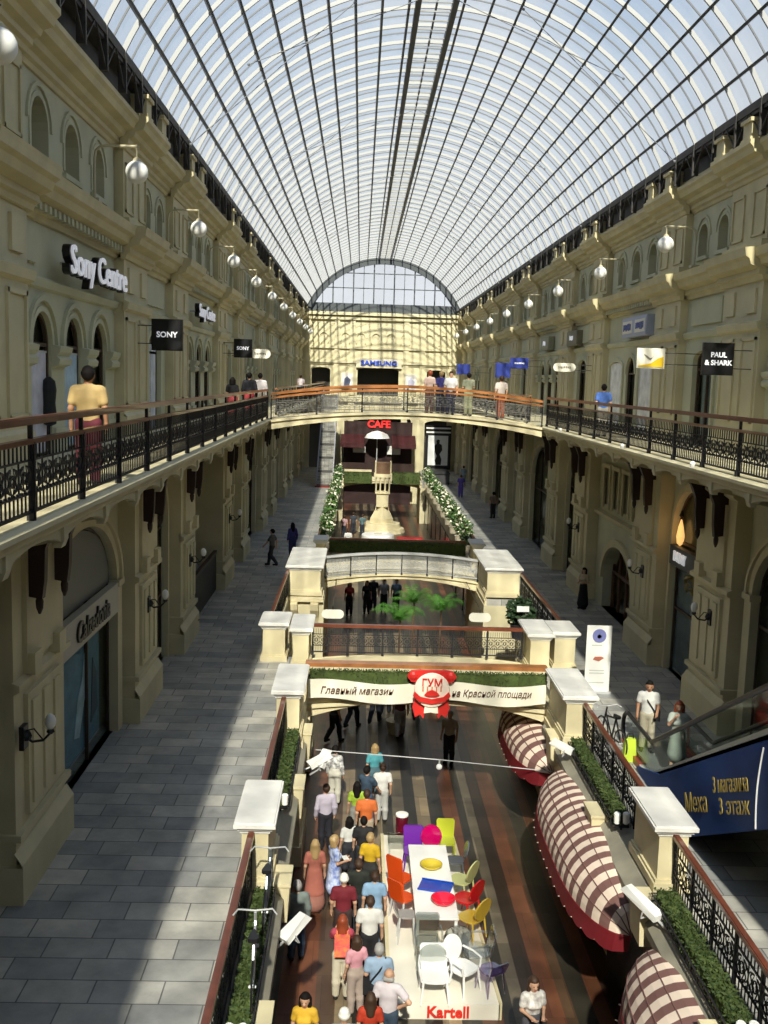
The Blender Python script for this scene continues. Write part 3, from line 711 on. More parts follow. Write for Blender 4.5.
hedge('hedge trough between the near pedestal and the ribbon bridge along the sunlit strip',-3.56,-3.3,20.2,24.0,W1+.02,W1+.36,1400)
# trench railings
def trail(label,p0,p1): return railing('trench_railing',label,p0,p1,W1,pitch=1.0,panel=TP,post=TPOST,h=1.02,second=None)
trail('red-brown iron railing nearest the viewer along the sunlit strip of paving',(-3.68,8),(-3.68,16.7))
trail('red-brown iron railing between near pedestal and ribbon bridge along the sunlit strip',(-3.68,18.5),(-3.68,24.2))
trail('red-brown iron railing behind the ribbon bridge beside the shaded walkway',(-4.75,32.5),(-4.75,40.8))
trail('red-handrailed iron railing nearest the viewer below the blue escalator hoarding',(3.74,8),(3.74,16.9))
trail('iron railing from the near pedestal to the ribbon bridge beside the escalator landing',(3.74,18.5),(3.74,24.2))
trail('iron railing behind the ribbon bridge beside the potted plant',(4.82,32.2),(4.82,41.2))
trail('long iron railing beyond the second bridge on the side of the grey staircase',(-3.9,49),(-3.9,85.6))
trail('long iron railing beyond the second bridge behind the flowering shrubs in shade',(3.9,49),(3.9,85.6))
# ---------------------------------------------------------------- ribbon bridge
t1,xs1,ft1=arched_bridge('ribbon_footbridge','cream arched footbridge carrying the lettered ribbon',-3.3,3.3,26.8,31.4,-7.56,-7.0,-7.2,-7.0,CREAM)
b=MB(); b.box(-3.25,3.25,26.78-26.8,27.0-26.8,-7.1+7.56,-6.35+7.56); b.build('parapet',CREAM,t1)
b=MB(); b.box(-3.3,3.3,27.02-26.8-.16,27.2-26.8,-6.13+7.56,-6.03+7.56); b.build('parapet_rail',RAILO,t1)
curved_rail('bridge_railing','dark iron rear railing of the ribbon bridge with palms behind',[-3.3+6.6*i/24 for i in range(25)],lambda i:-7.02+.0*i,31.3,RAIL,GP,h=.95,second=None)
hedge('trailing hedge strip along the top of the ribbon bridge',-3.15,3.2,26.52,26.74,-6.55,-6.12,1500,.045,box=False)
rb=thing('lettered_ribbon','cream ribbon banner with red-brown lettering on the near bridge','banner',(0,26.5,-7.0))
def wave(x): return .075*math.sin(x*1.9+.6)
xs_=[-3.2+i*.1 for i in range(65)]
MB().strip([(x,.58+wave(x)*.8) for x in xs_],[(x,.06+wave(x)) for x in xs_],.04,lambda a,c,d:(a,d-.02+.012*math.sin(a*2.3),c)).build('ribbon',mat('ribbon_cloth',(.86,.83,.70),.7,vary=.05,scale=2),rb)
INK=mat('brown_ink',(.10,.035,.02),.6)
text('lettering','Главный магазин',.27,INK,(-1.9,-.05,.34),FACE_CAM,rb,.006,shear=.25,fit=1.95)
text('lettering','на Красной площади',.27,INK,(1.72,-.05,.33),FACE_CAM,rb,.006,shear=.25,fit=2.15)
em=thing('ribbon_emblem','red and cream emblem hung at the middle of the ribbon bridge','emblem',(.1,26.36,-7.05))
b=MB(); b.lathe([(.36,0),(.46,.02),(.48,.05),(.40,.08)],(0,-.16,.52),28,'y'); b.build('medallion',mat('emblem_cream',(.86,.74,.64),.5),em)
b=MB()
for a in (-1,1):
    b.prism([(a*.12,.92),(a*.3,1.03),(a*.55,1.0),(a*.66,.86),(a*.55,.72),(a*.4,.7),(a*.2,.83)],lambda p,q,d:(p,d,q),-.03,.12)
    b.prism([(a*.05,.2),(a*.42,.3),(a*.5,.02),(a*.42,-.26),(a*.28,-.18),(a*.2,-.3)],lambda p,q,d:(p,d,q),-.02,.1)
    b.ball((a*.5,.0,.88),.14,10,ry=.08)
b.prism([(-.46,.5),(-.3,.36),(0,.3),(.3,.36),(.46,.5),(.5,.38),(.32,.22),(0,.16),(-.32,.22),(-.5,.38)],lambda p,q,d:(p,d,q),-.2,-.1)
b.prism([(-.2,.42),(-.13,.5),(.0,.56),(.13,.5),(.2,.42),(.1,.38),(-.1,.38)],lambda p,q,d:(p,d,q),-.22,-.1)
b.prism([(-.36,1.03),(.36,1.03),(.3,.9),(-.3,.9)],lambda p,q,d:(p,d,q),-.02,.08)
b.build('red_bow',RED,em)
b=MB(); b.prism([(-.17,.14),(.17,.14),(.19,-.12),(0,-.09),(-.19,-.12)],lambda p,q,d:(p,d,q),-.1,-.05); b.build('tail_label',mat('emblem_label',(.85,.8,.66),.6),em)
text('lettering','ГУМ',.27,RED,(0,-.175,.74),FACE_CAM,em,.02,bold=.004)
b=MB()
for x in (-.24,-.12,0,.12,.24): b.box(x-.018,x+.018,-.175,-.155,.5,.64)
b.build('arcade_mark',mat('emblem_line',(.55,.2,.12),.5),em)
# ---------------------------------------------------------------- second bridge
t2,xs2,ft2=arched_bridge('stone_footbridge','cream arched second footbridge with pale scroll railing',-3.4,3.42,44.0,49.8,-7.55,-7.05,-7.12,-6.82,CREAM)
curved_rail('bridge_railing','pale grey scroll railing along the front of the second bridge',[-3.35+6.7*i/24 for i in range(25)],lambda i:-7.1+.25*(1-(i/12-1)**2),43.95,GREYM,panel_mesh(2.05,.84,GREYM,n=18,r=.026),step=4,h=.95,second=None)
hedge('dark green hedge row along the rear edge of the second bridge',-3.3,3.3,49.0,49.6,-6.83,-6.2,1300,.07,box=False)
RB2=MB(); RB2.box(-3.3,3.3,48.88,48.98,-6.16,-6.06); tag(RB2.build('hedge_guard_rail',RAIL),'brown guard rail in front of the hedge row on the second bridge','rail')
# third bridge with hedges
t3,xs3,ft3=arched_bridge('hedge_footbridge','distant low footbridge with two green hedges before the cafe',-3.45,3.45,86.5,89.5,-7.6,-7.2,-7.15,-6.95,CREAM)
hedge('green hedge on the distant bridge on the grey staircase side',-3.2,-.9,86.0,86.4,-7.2,-6.2,350,.1,box=False)
hedge('green hedge on the distant bridge on the poster side',.9,3.2,86.0,86.4,-7.2,-6.2,350,.1,box=False)
tag(MB().box(-3.2,-.9,85.95,86.45,-6.2,-6.05).build('hedge_coping',CREAM),'pale coping on the distant hedge beside the grey staircase','coping')
# ---------------------------------------------------------------- people: one continuous skin from a distance field
def nets(caps,vox,k=.035,infl=0.):
    """surface nets of smoothly blended round cones. caps: (a,b,ra,rb,flat,label)"""
    P_=np.array([[c[0],c[1]] for c in caps],float); ra=np.array([c[2] for c in caps]); rb=np.array([c[3] for c in caps])
    mr=max(ra.max(),rb.max())+infl+vox*2
    lo=P_.reshape(-1,3).min(0)-mr; hi=P_.reshape(-1,3).max(0)+mr
    n=np.ceil((hi-lo)/vox).astype(int)+1
    g=np.stack(np.meshgrid(*[lo[i]+vox*np.arange(n[i]) for i in range(3)],indexing='ij'),-1).reshape(-1,3)
    d=None
    for c,(a,b),r0,r1 in zip(caps,P_,ra,rb):
        fl=c[4]; sc=np.array([1,1/fl,1]); m=(a+b)/2
        q=(g-m)*sc+m; aa=(a-m)*sc+m; bb=(b-m)*sc+m
        ba=bb-aa; L=ba@ba
        t=np.clip(((q-aa)@ba)/L,0,1) if L>1e-12 else np.zeros(len(q))
        e=np.linalg.norm(q-aa-t[:,None]*ba,axis=1)-(r0+(r1-r0)*t)-infl
        if d is None: d=e
        else:
            h=np.clip(.5+.5*(d-e)/k,0,1); d=d*(1-h)+e*h-k*h*(1-h)
    f=d.reshape(n); s=f<0
    c=[(i,j,l) for i in (0,1) for j in (0,1) for l in (0,1)]
    sl=lambda A,o:A[o[0]:A.shape[0]-1+o[0],o[1]:A.shape[1]-1+o[1],o[2]:A.shape[2]-1+o[2]]
    cnt=sum(sl(s,o).astype(int) for o in c); act=(cnt>0)&(cnt<8)
    acc=np.zeros(act.shape+(3,)); num=np.zeros(act.shape)
    for i in range(8):
        for ax in range(3):
            o=c[i]
            if o[ax]: continue
            o2=list(o); o2[ax]=1
            fa,fb=sl(f,o),sl(f,o2); cr=(sl(s,o)!=sl(s,o2))
            t=np.where(cr,fa/np.where(cr,fa-fb,1),0)
            for a in range(3): acc[...,a]+=np.where(cr,o[a]+(t if a==ax else 0),0)
            num+=cr
    idx=-np.ones(act.shape,int); w_=np.argwhere(act); idx[act]=np.arange(len(w_))
    vs=lo+(w_+acc[act]/num[act][:,None])*vox
    fs=[]
    for ax in range(3):
        a1,a2=(ax+1)%3,(ax+2)%3
        A=np.take(s,range(n[ax]-1),ax); B=np.take(s,range(1,n[ax]),ax)
        e=np.argwhere(A!=B); e=e[(e[:,a1]>0)&(e[:,a2]>0)&(e[:,a1]<n[a1]-1)&(e[:,a2]<n[a2]-1)]
        q=[]
        for d1,d2 in ((1,1),(0,1),(0,0),(1,0)):
            p=e.copy(); p[:,a1]-=d1; p[:,a2]-=d2; q.append(idx[p[:,0],p[:,1],p[:,2]])
        q=np.stack(q,1); fl=~A[e[:,0],e[:,1],e[:,2]]
        q[fl]=q[fl][:,::-1]; fs.append(q)
    return vs,np.concatenate(fs)
ARMS={'down':((.245,-.03,1.14),(.255,.05,.90)),'back':((.23,-.14,1.16),(.1,-.2,.98)),'hip':((.40,-.08,1.21),(.215,.03,1.03)),'hold':((.235,.0,1.15),(.13,.25,1.14)),
      'phone':((.235,.12,1.22),(.10,.27,1.44)),'front':((.24,.02,1.15),(.2,.24,1.02)),'swing':((.23,.14,1.17),(.22,.3,1.0)),'swingb':((.24,-.14,1.17),(.25,-.12,.93)),'rail':((.27,.1,1.2),(.22,.32,1.06))}
LEGS={'stand':(((.1,.01,.5),(.105,-.02,.085)),((.1,.01,.5),(.105,-.02,.085))),'walk':(((.1,.16,.53),(.1,.2,.1)),((.1,.02,.5),(.1,-.27,.14))),'contra':(((.11,.03,.5),(.13,.02,.085)),((.12,.1,.5),(.15,.08,.085)))}
def fingers(wr,el,sx):
    """five tapered fingers hanging from the palm"""
    b=MB(); w0=Vector(wr); d=(w0-Vector(el)).normalized(); fw=Vector((0,1,0))-d*d.y
    if fw.length<.2: fw=Vector((-sx,0,0))-d*(-sx*d.x)
    fw.normalize(); sd=d.cross(fw); inn=sd if sd.x*sx<0 else -sd
    for i,(o_,l) in enumerate(((.03,.075),(.01,.085),(-.01,.08),(-.03,.062))):
        p=w0+d*.085+fw*o_; b.tube([p-d*.02,p+d*l*.5+inn*.006,p+d*l*.85+inn*.03],[.0098,.0092,.0065],6)
    p=w0+d*.035+fw*.03; b.tube([p,p+fw*.03+d*.035,p+fw*.035+d*.065+inn*.015],[.012,.0105,.007],6)
    return b
TC={}
def body_parts(arms,legs,fem,top,bot,hair,vox):
    key=(arms,legs,fem,top,bot,hair,vox)
    if key in TC: return TC[key]
    sw=.165 if fem else .19
    wa=.118 if fem else .145; ch=.138 if fem else .162; hp=.155 if fem else .15
    torso=[((0,0,.95),(0,0,1.08),hp,wa,.72),((0,0,1.08),(0,0,1.30),wa,ch,.72),((-sw+.05,-.01,1.4),(sw-.05,-.01,1.4),.075,.075,.9),((0,0,1.3),(0,0,1.42),ch-.01,.09,.75)]
    if fem: torso+=[((-.07,.08,1.27),(.07,.08,1.27),.06,.06,1)]
    sk=list(torso)
    sk+=[((0,-.01,1.44),(0,.012,1.56),.056,.052,1),((0,.01,1.60),(0,.005,1.655),.072,.088,1.12),((0,.045,1.56),(0,.05,1.6),.045,.05,1)]
    if vox<.02: sk+=[((0,.1,1.605),(0,.118,1.59),.012,.018,1),((-.085,.0,1.6),(-.085,.0,1.63),.016,.02,1.2),((.085,.0,1.6),(.085,.0,1.63),.016,.02,1.2)]
    shirt=list(torso); trou=[((0,0,.93),(0,0,1.03),hp+.005,hp-.012,.74)]; shoes=[]; fg=MB()
    A=arms if isinstance(arms,tuple) else (arms,arms)
    for sx,an,lg in ((-1,A[0],LEGS[legs][1]),(1,A[1],LEGS[legs][0])):
        S0=(sx*sw,-.01,1.405); el,wr=ARMS[an]; el=(sx*(el[0]-(.025 if fem else 0)),el[1],el[2]); wr=(sx*(wr[0]-(.02 if fem else 0)),wr[1],wr[2])
        k_=.85 if fem else 1
        sk+=[(S0,el,.055*k_,.042*k_,1),(el,wr,.042*k_,.03*k_,1)]
        d=(Vector(wr)-Vector(el)).normalized(); pl=tuple(Vector(wr)+d*.07); sk.append((wr,pl,.03,.036,1))
        if top in('tee','dress'):
            m=tuple(Vector(S0).lerp(Vector(el),.6)); shirt.append((S0,m,.062*k_,.06*k_,1))
        elif top=='long':
            shirt+=[(S0,el,.062*k_,.05*k_,1),(el,tuple(Vector(el).lerp(Vector(wr),.92)),.05*k_,.042*k_,1)]
        f_=fingers(wr,el,sx); fg.add(f_.v,f_.f)
        kn,an_=lg; H=(sx*.09,0,.92); kn=(sx*kn[0],kn[1],kn[2]); an_=(sx*an_[0],an_[1],an_[2]); ca=tuple(Vector(kn).lerp(Vector(an_),.35)+Vector((0,-.02,0)))
        toe=(an_[0]*1.1,an_[1]+.16,max(.035,an_[2]-.055)); heel=(an_[0],an_[1]-.03,max(.04,an_[2]-.045))
        sk+=[(H,kn,.088,.058,1),(kn,ca,.055,.056,1),(ca,an_,.056,.036,1),(heel,toe,.04,.032,1)]
        if bot=='trousers': trou+=[(H,kn,.096,.076,1),(kn,ca,.076,.075,1),(ca,tuple(Vector(an_)+Vector((0,0,.02))),.075,.06,1)]
        elif bot=='shorts': trou+=[(H,tuple(Vector(H).lerp(Vector(kn),.85)),.097,.085,1)]
        shoes+=[(heel,toe,.047,.04,1)]
    if bot=='skirt': trou+=[((0,0,.95),(0,0,.52),hp,.21,.8)]
    if bot=='longskirt': trou+=[((0,0,.95),(0,0,.25),hp,.24,.8)]
    if top=='dress': shirt+=[((0,0,.98),(0,0,.52),hp,.22,.8)]
    hr=[((0,-.022,1.665),(0,-.005,1.69),.092,.082,1.15),((0,-.045,1.62),(0,-.04,1.65),.07,.08,1)]
    if hair=='long': hr+=[((0,-.06,1.62),(0,-.085,1.38),.085,.075,.6),((-.07,-.02,1.64),(-.085,-.03,1.42),.035,.04,1),((.07,-.02,1.64),(.085,-.03,1.42),.035,.04,1)]
    if hair=='bob': hr+=[((-.07,-.03,1.64),(-.075,-.02,1.52),.045,.045,1),((.07,-.03,1.64),(.075,-.02,1.52),.045,.045,1),((0,-.06,1.6),(0,-.065,1.52),.08,.07,.7)]
    if hair=='cap': hr=[((0,-.01,1.68),(0,-.01,1.705),.1,.085,1.1),((0,.09,1.66),(0,.13,1.65),.06,.045,1)]
    if hair=='bald': hr=[((-.06,-.05,1.585),(.06,-.05,1.585),.045,.045,1.1)]
    out={}
    def mk(nm,caps,v,infl,k,extra=None,smooth=True):
        vs,fs=nets(caps,v,k,infl); o_=len(vs); V=vs.tolist(); F=fs.tolist()
        if extra: V+=[list(p) for p in extra.v]; F+=[[i+o_ for i in f] for f in extra.f]
        me=bpy.data.meshes.new(nm); me.from_pydata(V,[],F); me.materials.append(None); 
        me.polygons.foreach_set('use_smooth',[True]*len(F)); me.update(); out[nm]=me
    mk('body',sk,vox,0,.03,fg)
    if bot!='none' : mk('trousers' if bot in('trousers','shorts') else 'skirt',trou,vox,.012,.03)
    mk('shirt' if top!='dress' else 'dress',shirt,vox,.016,.035)
    if vox<.03: mk('shoe',shoes,vox,.004,.01)
    mk('hair' if hair!='cap' else 'sun_hat',hr,max(.012,vox*.8),.006,.03)
    TC[key]=out
    return out
SKIN=mat('skin_fair',(.56,.33,.22),.55); SKIN2=mat('skin_tan',(.42,.22,.13),.55)
HAIR={'black':mat('hair_black',(.010,.008,.008),.75,spec=.15),'brown':mat('hair_brown',(.045,.023,.013),.6),'grey':mat('hair_grey',(.32,.31,.3),.5),'blond':mat('hair_blond',(.38,.26,.12),.45),'red':mat('hair_red',(.28,.06,.025),.4),'white':mat('hat_white',(.85,.84,.78),.6)}
CL={}
def cloth(c,pat=None):
    k=(c,pat)
    if k not in CL:
        CL[k]=mat('cloth_%d'%len(CL),tuple(v*.8 for v in c),.8,vary=.75 if pat else .12,scale=9 if pat else 6,dirt=pat)
    return CL[k]
def slot(o,m):
    o.material_slots[0].link='OBJECT'; o.material_slots[0].material=m
def person(label,x,y,z,rot=0,arms='down',legs='stand',fem=False,top='tee',bot='trousers',hair='short',hc='brown',tc=(.5,.5,.5),bc=(.03,.035,.05),sc=(.02,.018,.015),h=1.74,vox=.024,skin=None,tp=None,bp=None,group=None):
    pr=body_parts(arms,legs,fem,top,bot,hair,vox); k=h/1.76
    o=ob('person',pr['body'],None,(x,y,z),(0,0,rot),(k,k,k)); slot(o,skin or SKIN); tag(o,label,'person',group)
    for nm,me in pr.items():
        if nm=='body': continue
        c=ob(nm,me,o); slot(c,{'shirt':cloth(tc,tp),'dress':cloth(tc,tp),'trousers':cloth(bc,bp),'skirt':cloth(bc,bp),'shoe':cloth(sc),'hair':HAIR[hc],'sun_hat':HAIR[hc]}[nm])
    if vox<.02 :
        b=MB()
        for sx in (-1,1): b.ball((sx*.034,.098,1.625),.011,6)
        c=b.build('eyes',BLACK,o)
        MB().box(-.025,.025,.09,.102,1.55,1.558).build('mouth',mat('lip',(.4,.1,.08),.5),o)
    return o
def strap(o,col,bag=None,sx=1,backpack=None):
    b=MB()
    if backpack:
        b.box(-.15,.15,-.27,-.12,1.02,1.42); b.box(-.11,.11,-.31,-.27,1.05,1.25)
        c=b.build('backpack',cloth(col,backpack),o)
        s=MB()
        for e in (-.1,.1): s.tube([(e,-.13,1.4),(e*1.1,-.02,1.5),(e*1.1,.12,1.35),(e*1.2,.05,1.1),(e*1.2,-.12,1.08)],.02,5)
        s.build('shoulder_strap',cloth(col,backpack),c)
    else:
        b.tube([(-.13*sx,-.02,1.49),(-.02*sx,-.135,1.3),(.16*sx,-.08,1.02)],.02,5); b.tube([(-.13*sx,-.02,1.49),(-.02*sx,.14,1.28),(.16*sx,.1,1.02)],.02,5)
        c=b.build('bag_strap',cloth(col),o); q=MB(); q.box(.15*sx if sx>0 else -.29,.29 if sx>0 else -.15,-.13,.13,.8,1.03); q.build('shoulder_bag',cloth(col),c)
NAVY=(.03,.045,.09); JEAN=(.06,.1,.17); KH=(.4,.34,.24); WT=(.82,.82,.8)
Z=L0
# crowd beside the display platform (x, y on the lower floor)
o=person('person seen from behind with pink-orange backpack and cream trousers',-2.08,18.75,Z,fem=True,hair='long',hc='red',tc=(.55,.08,.13),bc=(.72,.66,.52),arms='phone',vox=.018); strap(o,(.72,.09,.12),backpack=(.85,.28,.08))
person('person in maroon t-shirt and white sun hat in the queue',-2.08,20.4,Z,hair='cap',hc='white',tc=(.22,.02,.035),bc=(.05,.03,.03),vox=.02)
person('person in black shirt beside the yellow top by the platform',-1.77,21.1,Z,tc=(.02,.025,.02),hc='brown',vox=.02)
person('person in bright yellow top next to the platform corner',-1.5,22.4,Z,rot=-.3,fem=True,hair='short',hc='blond',tc=(.75,.48,.02),bc=(.03,.03,.03),vox=.02)
person('person in light blue shirt close to the platform edge',-1.42,20.7,Z,tc=(.3,.48,.72),bc=(.3,.45,.65),hc='brown',h=1.66,vox=.02)
person('person in plain white shirt and dark trousers by the platform edge',-1.53,19.5,Z,tc=WT,bc=(.02,.02,.025),hc='brown',vox=.02)
person('person in pink top between the backpack and the light blue shirt with bag',-1.8,18.25,Z,rot=.4,fem=True,hair='bob',hc='brown',tc=(.75,.35,.42),bc=(.5,.4,.35),h=1.6,vox=.02)
o=person('grey-haired person in light blue shirt with black bag strap across the back',-1.38,17.75,Z,hc='grey',tc=(.36,.5,.7),bc=(.02,.022,.03),arms='hold',vox=.018); strap(o,(.015,.015,.018),sx=-1)
person('bald person in pale lilac shirt with hand on hip at the platform front corner',-1.22,16.95,Z,rot=-.25,hair='bald',hc='grey',tc=(.72,.66,.72),bc=(.05,.08,.13),arms=('down','hip'),vox=.018)
person('dark-haired person in golden yellow top nearest the viewer',-2.68,16.3,Z,rot=PI*.96,fem=True,hair='bob',hc='black',tc=(.78,.47,.04),bc=(.05,.05,.06),h=1.66,vox=.018)
person('person with white hat at the very bottom of the crowd',-2.0,15.75,Z,hair='cap',hc='white',tc=(.4,.4,.42),vox=.02)
person('person in red top at the bottom of the crowd beside the lilac shirt',-1.55,16.4,Z,fem=True,hair='long',hc='brown',tc=(.55,.05,.02),h=1.62,vox=.02)
person('person in grey-green jacket and jeans standing under the ledge with bicycles',-3.05,20.1,Z,rot=.3,hc='grey',top='long',tc=(.25,.3,.29),bc=JEAN,vox=.02)
person('person in long salmon dress walking by the ledge wall',-2.76,22.0,Z,rot=.1,fem=True,top='dress',hair='long',hc='blond',tc=(.48,.16,.12),bc=(.45,.2,.16),bot='longskirt',vox=.02)
o=person('person in blue and white dress reading a white leaflet',-2.32,22.25,Z,rot=-1.2,fem=True,top='dress',bot='skirt',hair='bob',hc='blond',tc=(.62,.7,.85),bc=(.06,.12,.5),tp=(.1,.16,.5),arms='hold',vox=.02)
MB().box(-.11,.11,.2,.33,1.16,1.17).build('leaflet',WHITE,o)
person('person in pale lilac shirt with dark trousers by the left-hand ledge',-2.62,25.2,Z,rot=.3,fem=False,tc=(.66,.6,.75),bc=(.02,.02,.03),top='long',vox=.02)
person('person in black and white patterned shirt and white trousers',-2.45,28.0,Z,rot=-.3,fem=True,top='long',hair='short',hc='black',tc=(.85,.85,.85),tp=(.1,.1,.11),bc=(.7,.68,.6),vox=.02)
person('person in teal top walking away under the wire',-1.32,28.2,Z,rot=.2,fem=True,hair='bob',hc='blond',tc=(.1,.42,.5),bc=(.1,.2,.25),vox=.02)
person('dark-haired person in navy shirt and jeans striding',-1.55,26.5,Z,rot=-.6,legs='walk',arms='swing',hc='black',tc=(.045,.08,.13),bc=JEAN,vox=.02)
person('person in white top beside the teal top',-1.12,26.9,Z,rot=.1,tc=WT,hc='brown',bc=(.6,.6,.58),h=1.66,vox=.02)
person('person in lime green top beside the orange shirt',-1.82,25.6,Z,fem=True,hair='long',hc='black',tc=(.42,.62,.06),bc=(.3,.3,.28),h=1.66,vox=.02)
person('person in orange shirt in the middle of the crowd',-1.57,24.9,Z,hc='brown',tc=(.7,.17,.04),bc=(.5,.4,.3),bot='shorts',vox=.02)
person('person in white top leaning with a dark bag in front of the orange shirt',-2.0,23.6,Z,rot=.3,fem=True,tc=WT,hc='black',hair='bob',bc=(.03,.03,.04),h=1.58,vox=.02)
person('person in black beside the white top in the crowd',-1.65,23.5,Z,tc=(.015,.015,.018),hc='black',h=1.64,vox=.02)
person('long-haired person in white patterned blouse walking towards the viewer',1.34,16.75,Z,rot=PI*1.06,fem=True,hair='long',hc='brown',tc=(.8,.78,.74),tp=(.25,.22,.22),bc=(.1,.1,.12),arms='hold',vox=.018)
person('person in beige shirt and black trousers standing in the bridge shade',1.12,31.3,Z,rot=2.7,tc=(.5,.46,.42),bc=(.015,.015,.02),hc='grey',vox=.024)
person('person in pale trousers walking under the emblem',-.35,33.6,Z,legs='walk',tc=(.2,.05,.05),bc=(.55,.52,.48))
# lower level beyond the ribbon bridge
for (x,y,c,l,f) in [(-2.6,33.0,(.1,.12,.16),'person in dark grey nearest the trench wall under the ribbon bridge',0),(-2.0,34.5,(.04,.04,.05),'person in black second from the trench wall under the ribbon bridge',1),(-1.2,35.0,(.5,.5,.5),'person in grey top walking below the ribbon lettering',0),(-.8,36,(.7,.7,.7),'person in white top walking below the ribbon lettering',1),(.3,35.5,(.06,.06,.1),'person in navy behind the emblem under the ribbon bridge',0)]:
    person(l,x,y,Z,rot=.3*x,tc=c,fem=bool(f),hair='bob' if f else 'short',hc='black' if f else 'brown',legs='walk')
for (x,y,tc_,hc,l,f) in [(-2.3,51.5,(.55,.06,.06),'red','red-topped person under the second bridge',1),(-1.4,52.0,(.02,.02,.02),'black','person in black under the second bridge nearest the red top',1),(-1.05,53,(.03,.03,.03),'black','person in black under the second bridge farther along',0),(-.5,52.5,(.6,.6,.62),'brown','person in pale grey shirt under the second bridge',0),(.15,52.6,(.3,.45,.6),'brown','person in blue shirt under the second bridge behind the palms',0)]:
    person(l,x,y,Z,rot=PI,tc=tc_,hc=hc,fem=bool(f),hair='long' if f else 'short')
for (x,y,tc_,l) in [(-3.0,77,(.55,.35,.38),'person in pink under the distant bridge'),(-2.3,79,(.05,.06,.08),'person in black under the distant bridge nearest the pink top'),(-1.6,78,(.12,.2,.22),'person in dark teal under the distant bridge'),(-2.6,70,(.8,.8,.8),'person in white top on the lower floor before the ornamental tower')]:
    person(l,x,y,Z,tc=tc_,vox=.03)
# galleries and walkways
person('person in yellow shirt leaning at the near gallery railing, seen from behind',-5.9,14.8,0,rot=.12,hair='short',hc='black',tc=(.70,.50,.22),bc=(.16,.03,.05),arms='down',h=1.7,vox=.014,skin=SKIN2)
person('person in blue shirt walking away along the gallery',5.85,33.0,0,tc=(.09,.2,.62),bc=(.45,.42,.36),hc='black',h=1.68)
person('person in black, first of three by the far gallery railing',-6.3,34.6,0,fem=True,hair='bob',hc='black',tc=(.012,.012,.015),bc=(.3,.04,.05),h=1.55)
person('person in dark jacket with white collar, middle of three on the gallery',-6.1,38.0,0,top='long',tc=(.02,.02,.03),bc=(.4,.05,.06),hc='black',h=1.72)
person('person in white shirt, last of three on the gallery',-5.95,40.5,0,top='long',tc=(.8,.75,.78),bc=(.4,.38,.32),hc='black',h=1.72)
bz=.3
for i,(x,y,tc_,bc_,l,hc) in enumerate([(.75,41,(.75,.55,.5),(.1,.05,.04),'person in pale pink top with dark trousers on the gallery footbridge','red'),(1.25,41.6,(.08,.08,.35),(.03,.03,.06),'person in blue top on the gallery footbridge','blond'),(1.6,41.0,(.82,.8,.82),(.03,.03,.07),'person in white top and navy trousers on the gallery footbridge','brown'),(2.35,41.4,(.4,.42,.3),(.35,.36,.22),'person in olive clothes leaning on the footbridge rail','black'),(3.7,41.6,(.72,.62,.58),(.35,.1,.05),'person in pale shirt near the end of the gallery footbridge','brown')]):
    person(l,x,y,bz-.25*((x/5)**2),rot=PI if i in (2,) else .3,tc=tc_,bc=bc_,hc=hc,fem=i in(0,1),arms='front' if i==3 else 'down')
person('person in white on the gallery beyond the bridge near the grey stair',-6.2,72,0,tc=(.8,.7,.75),vox=.03)
person('person striding in dark clothes on the shaded walkway',-5.95,47.2,W1,rot=1.3,legs='walk',arms=('swing','swingb'),tc=(.12,.12,.13),bc=(.05,.05,.06),hc='black')
person('person in purple-blue jacket with bag on the shaded walkway',-5.15,49.5,W1,rot=.4,fem=True,hair='long',hc='black',top='long',tc=(.08,.07,.3),bc=(.06,.06,.2))
person('person in brown top standing on the walkway beyond the second bridge',6.85,66,W1,rot=.4,tc=(.28,.2,.16),bc=(.03,.03,.03),hc='black')
person('person in violet clothes at the far end of the flowering shrubs',5.85,77.5,W1,tc=(.14,.1,.5),bc=(.14,.1,.5))
person('person in grey-blue farther behind the violet clothes',6.9,86,W1,tc=(.35,.45,.55),bc=(.3,.35,.4),vox=.03)
person('person in cream blouse and long black skirt by the arched stair entrance',7.05,39.6,W1,rot=2.4,fem=True,hair='bob',hc='black',bot='longskirt',tc=(.62,.5,.34),bc=(.012,.012,.014),arms='hold',h=1.66)
o=person('person in white shirt with shoulder bag stepping onto the escalator',5.2,23.85,W1+.03,rot=PI*.92,hc='black',tc=WT,bc=(.55,.5,.38),arms=('front','down'),legs='stand',vox=.014,skin=SKIN2); strap(o,(.02,.02,.025),sx=-1)
person('red-haired person in pale green clothes standing on the escalator',5.45,22.3,W1+.03,rot=PI*.9,fem=True,hair='bob',hc='red',top='tee',bot='skirt',tc=(.5,.56,.5),bc=(.42,.48,.42),arms=('down','phone'),vox=.014)
# ---------------------------------------------------------------- globe lamps
gl=MB(); gl.ball((0,0,0),.235,20); GLM=gl.mesh('globe',GLOBE,True)
ar=MB(); ar.tube([(.88,0,-.62),(.88,0,.25),(.85,0,.42),(.75,0,.5),(.6,0,.52),(.0,0,.52),(-.05,0,.5)],.028,6); ar.tube([(0,0,.2),(0,0,.56)],.02,6); ar.lathe([(.1,.2),(.07,.27),(.03,.3)],(0,0,0),10); ar.box(.76,1.0,-.13,.13,-.64,-.56)
ARM=ar.mesh('lamp_arm',mat('lamp_arm_paint',(.5,.45,.3),.45))
ORD=['first','second','third','fourth','fifth','sixth','seventh','eighth','ninth','tenth','eleventh','twelfth']
for s,nm in SIDES:
    for k in range(11):
        y=14.0+8.2*k
        if s>0 and k==0: continue
        if y>97: continue
        t=thing('globe_lamp','white globe lamp on a curved arm, %s from the viewer along the %s cornice'%(ORD[k if s<0 else k-1],nm),'lamp',(s*6.8,y,5.78),scale=(s,1,1),group='globe lamps on the cornices')
        ob('globe',GLM,t); ob('lamp_arm',ARM,t)
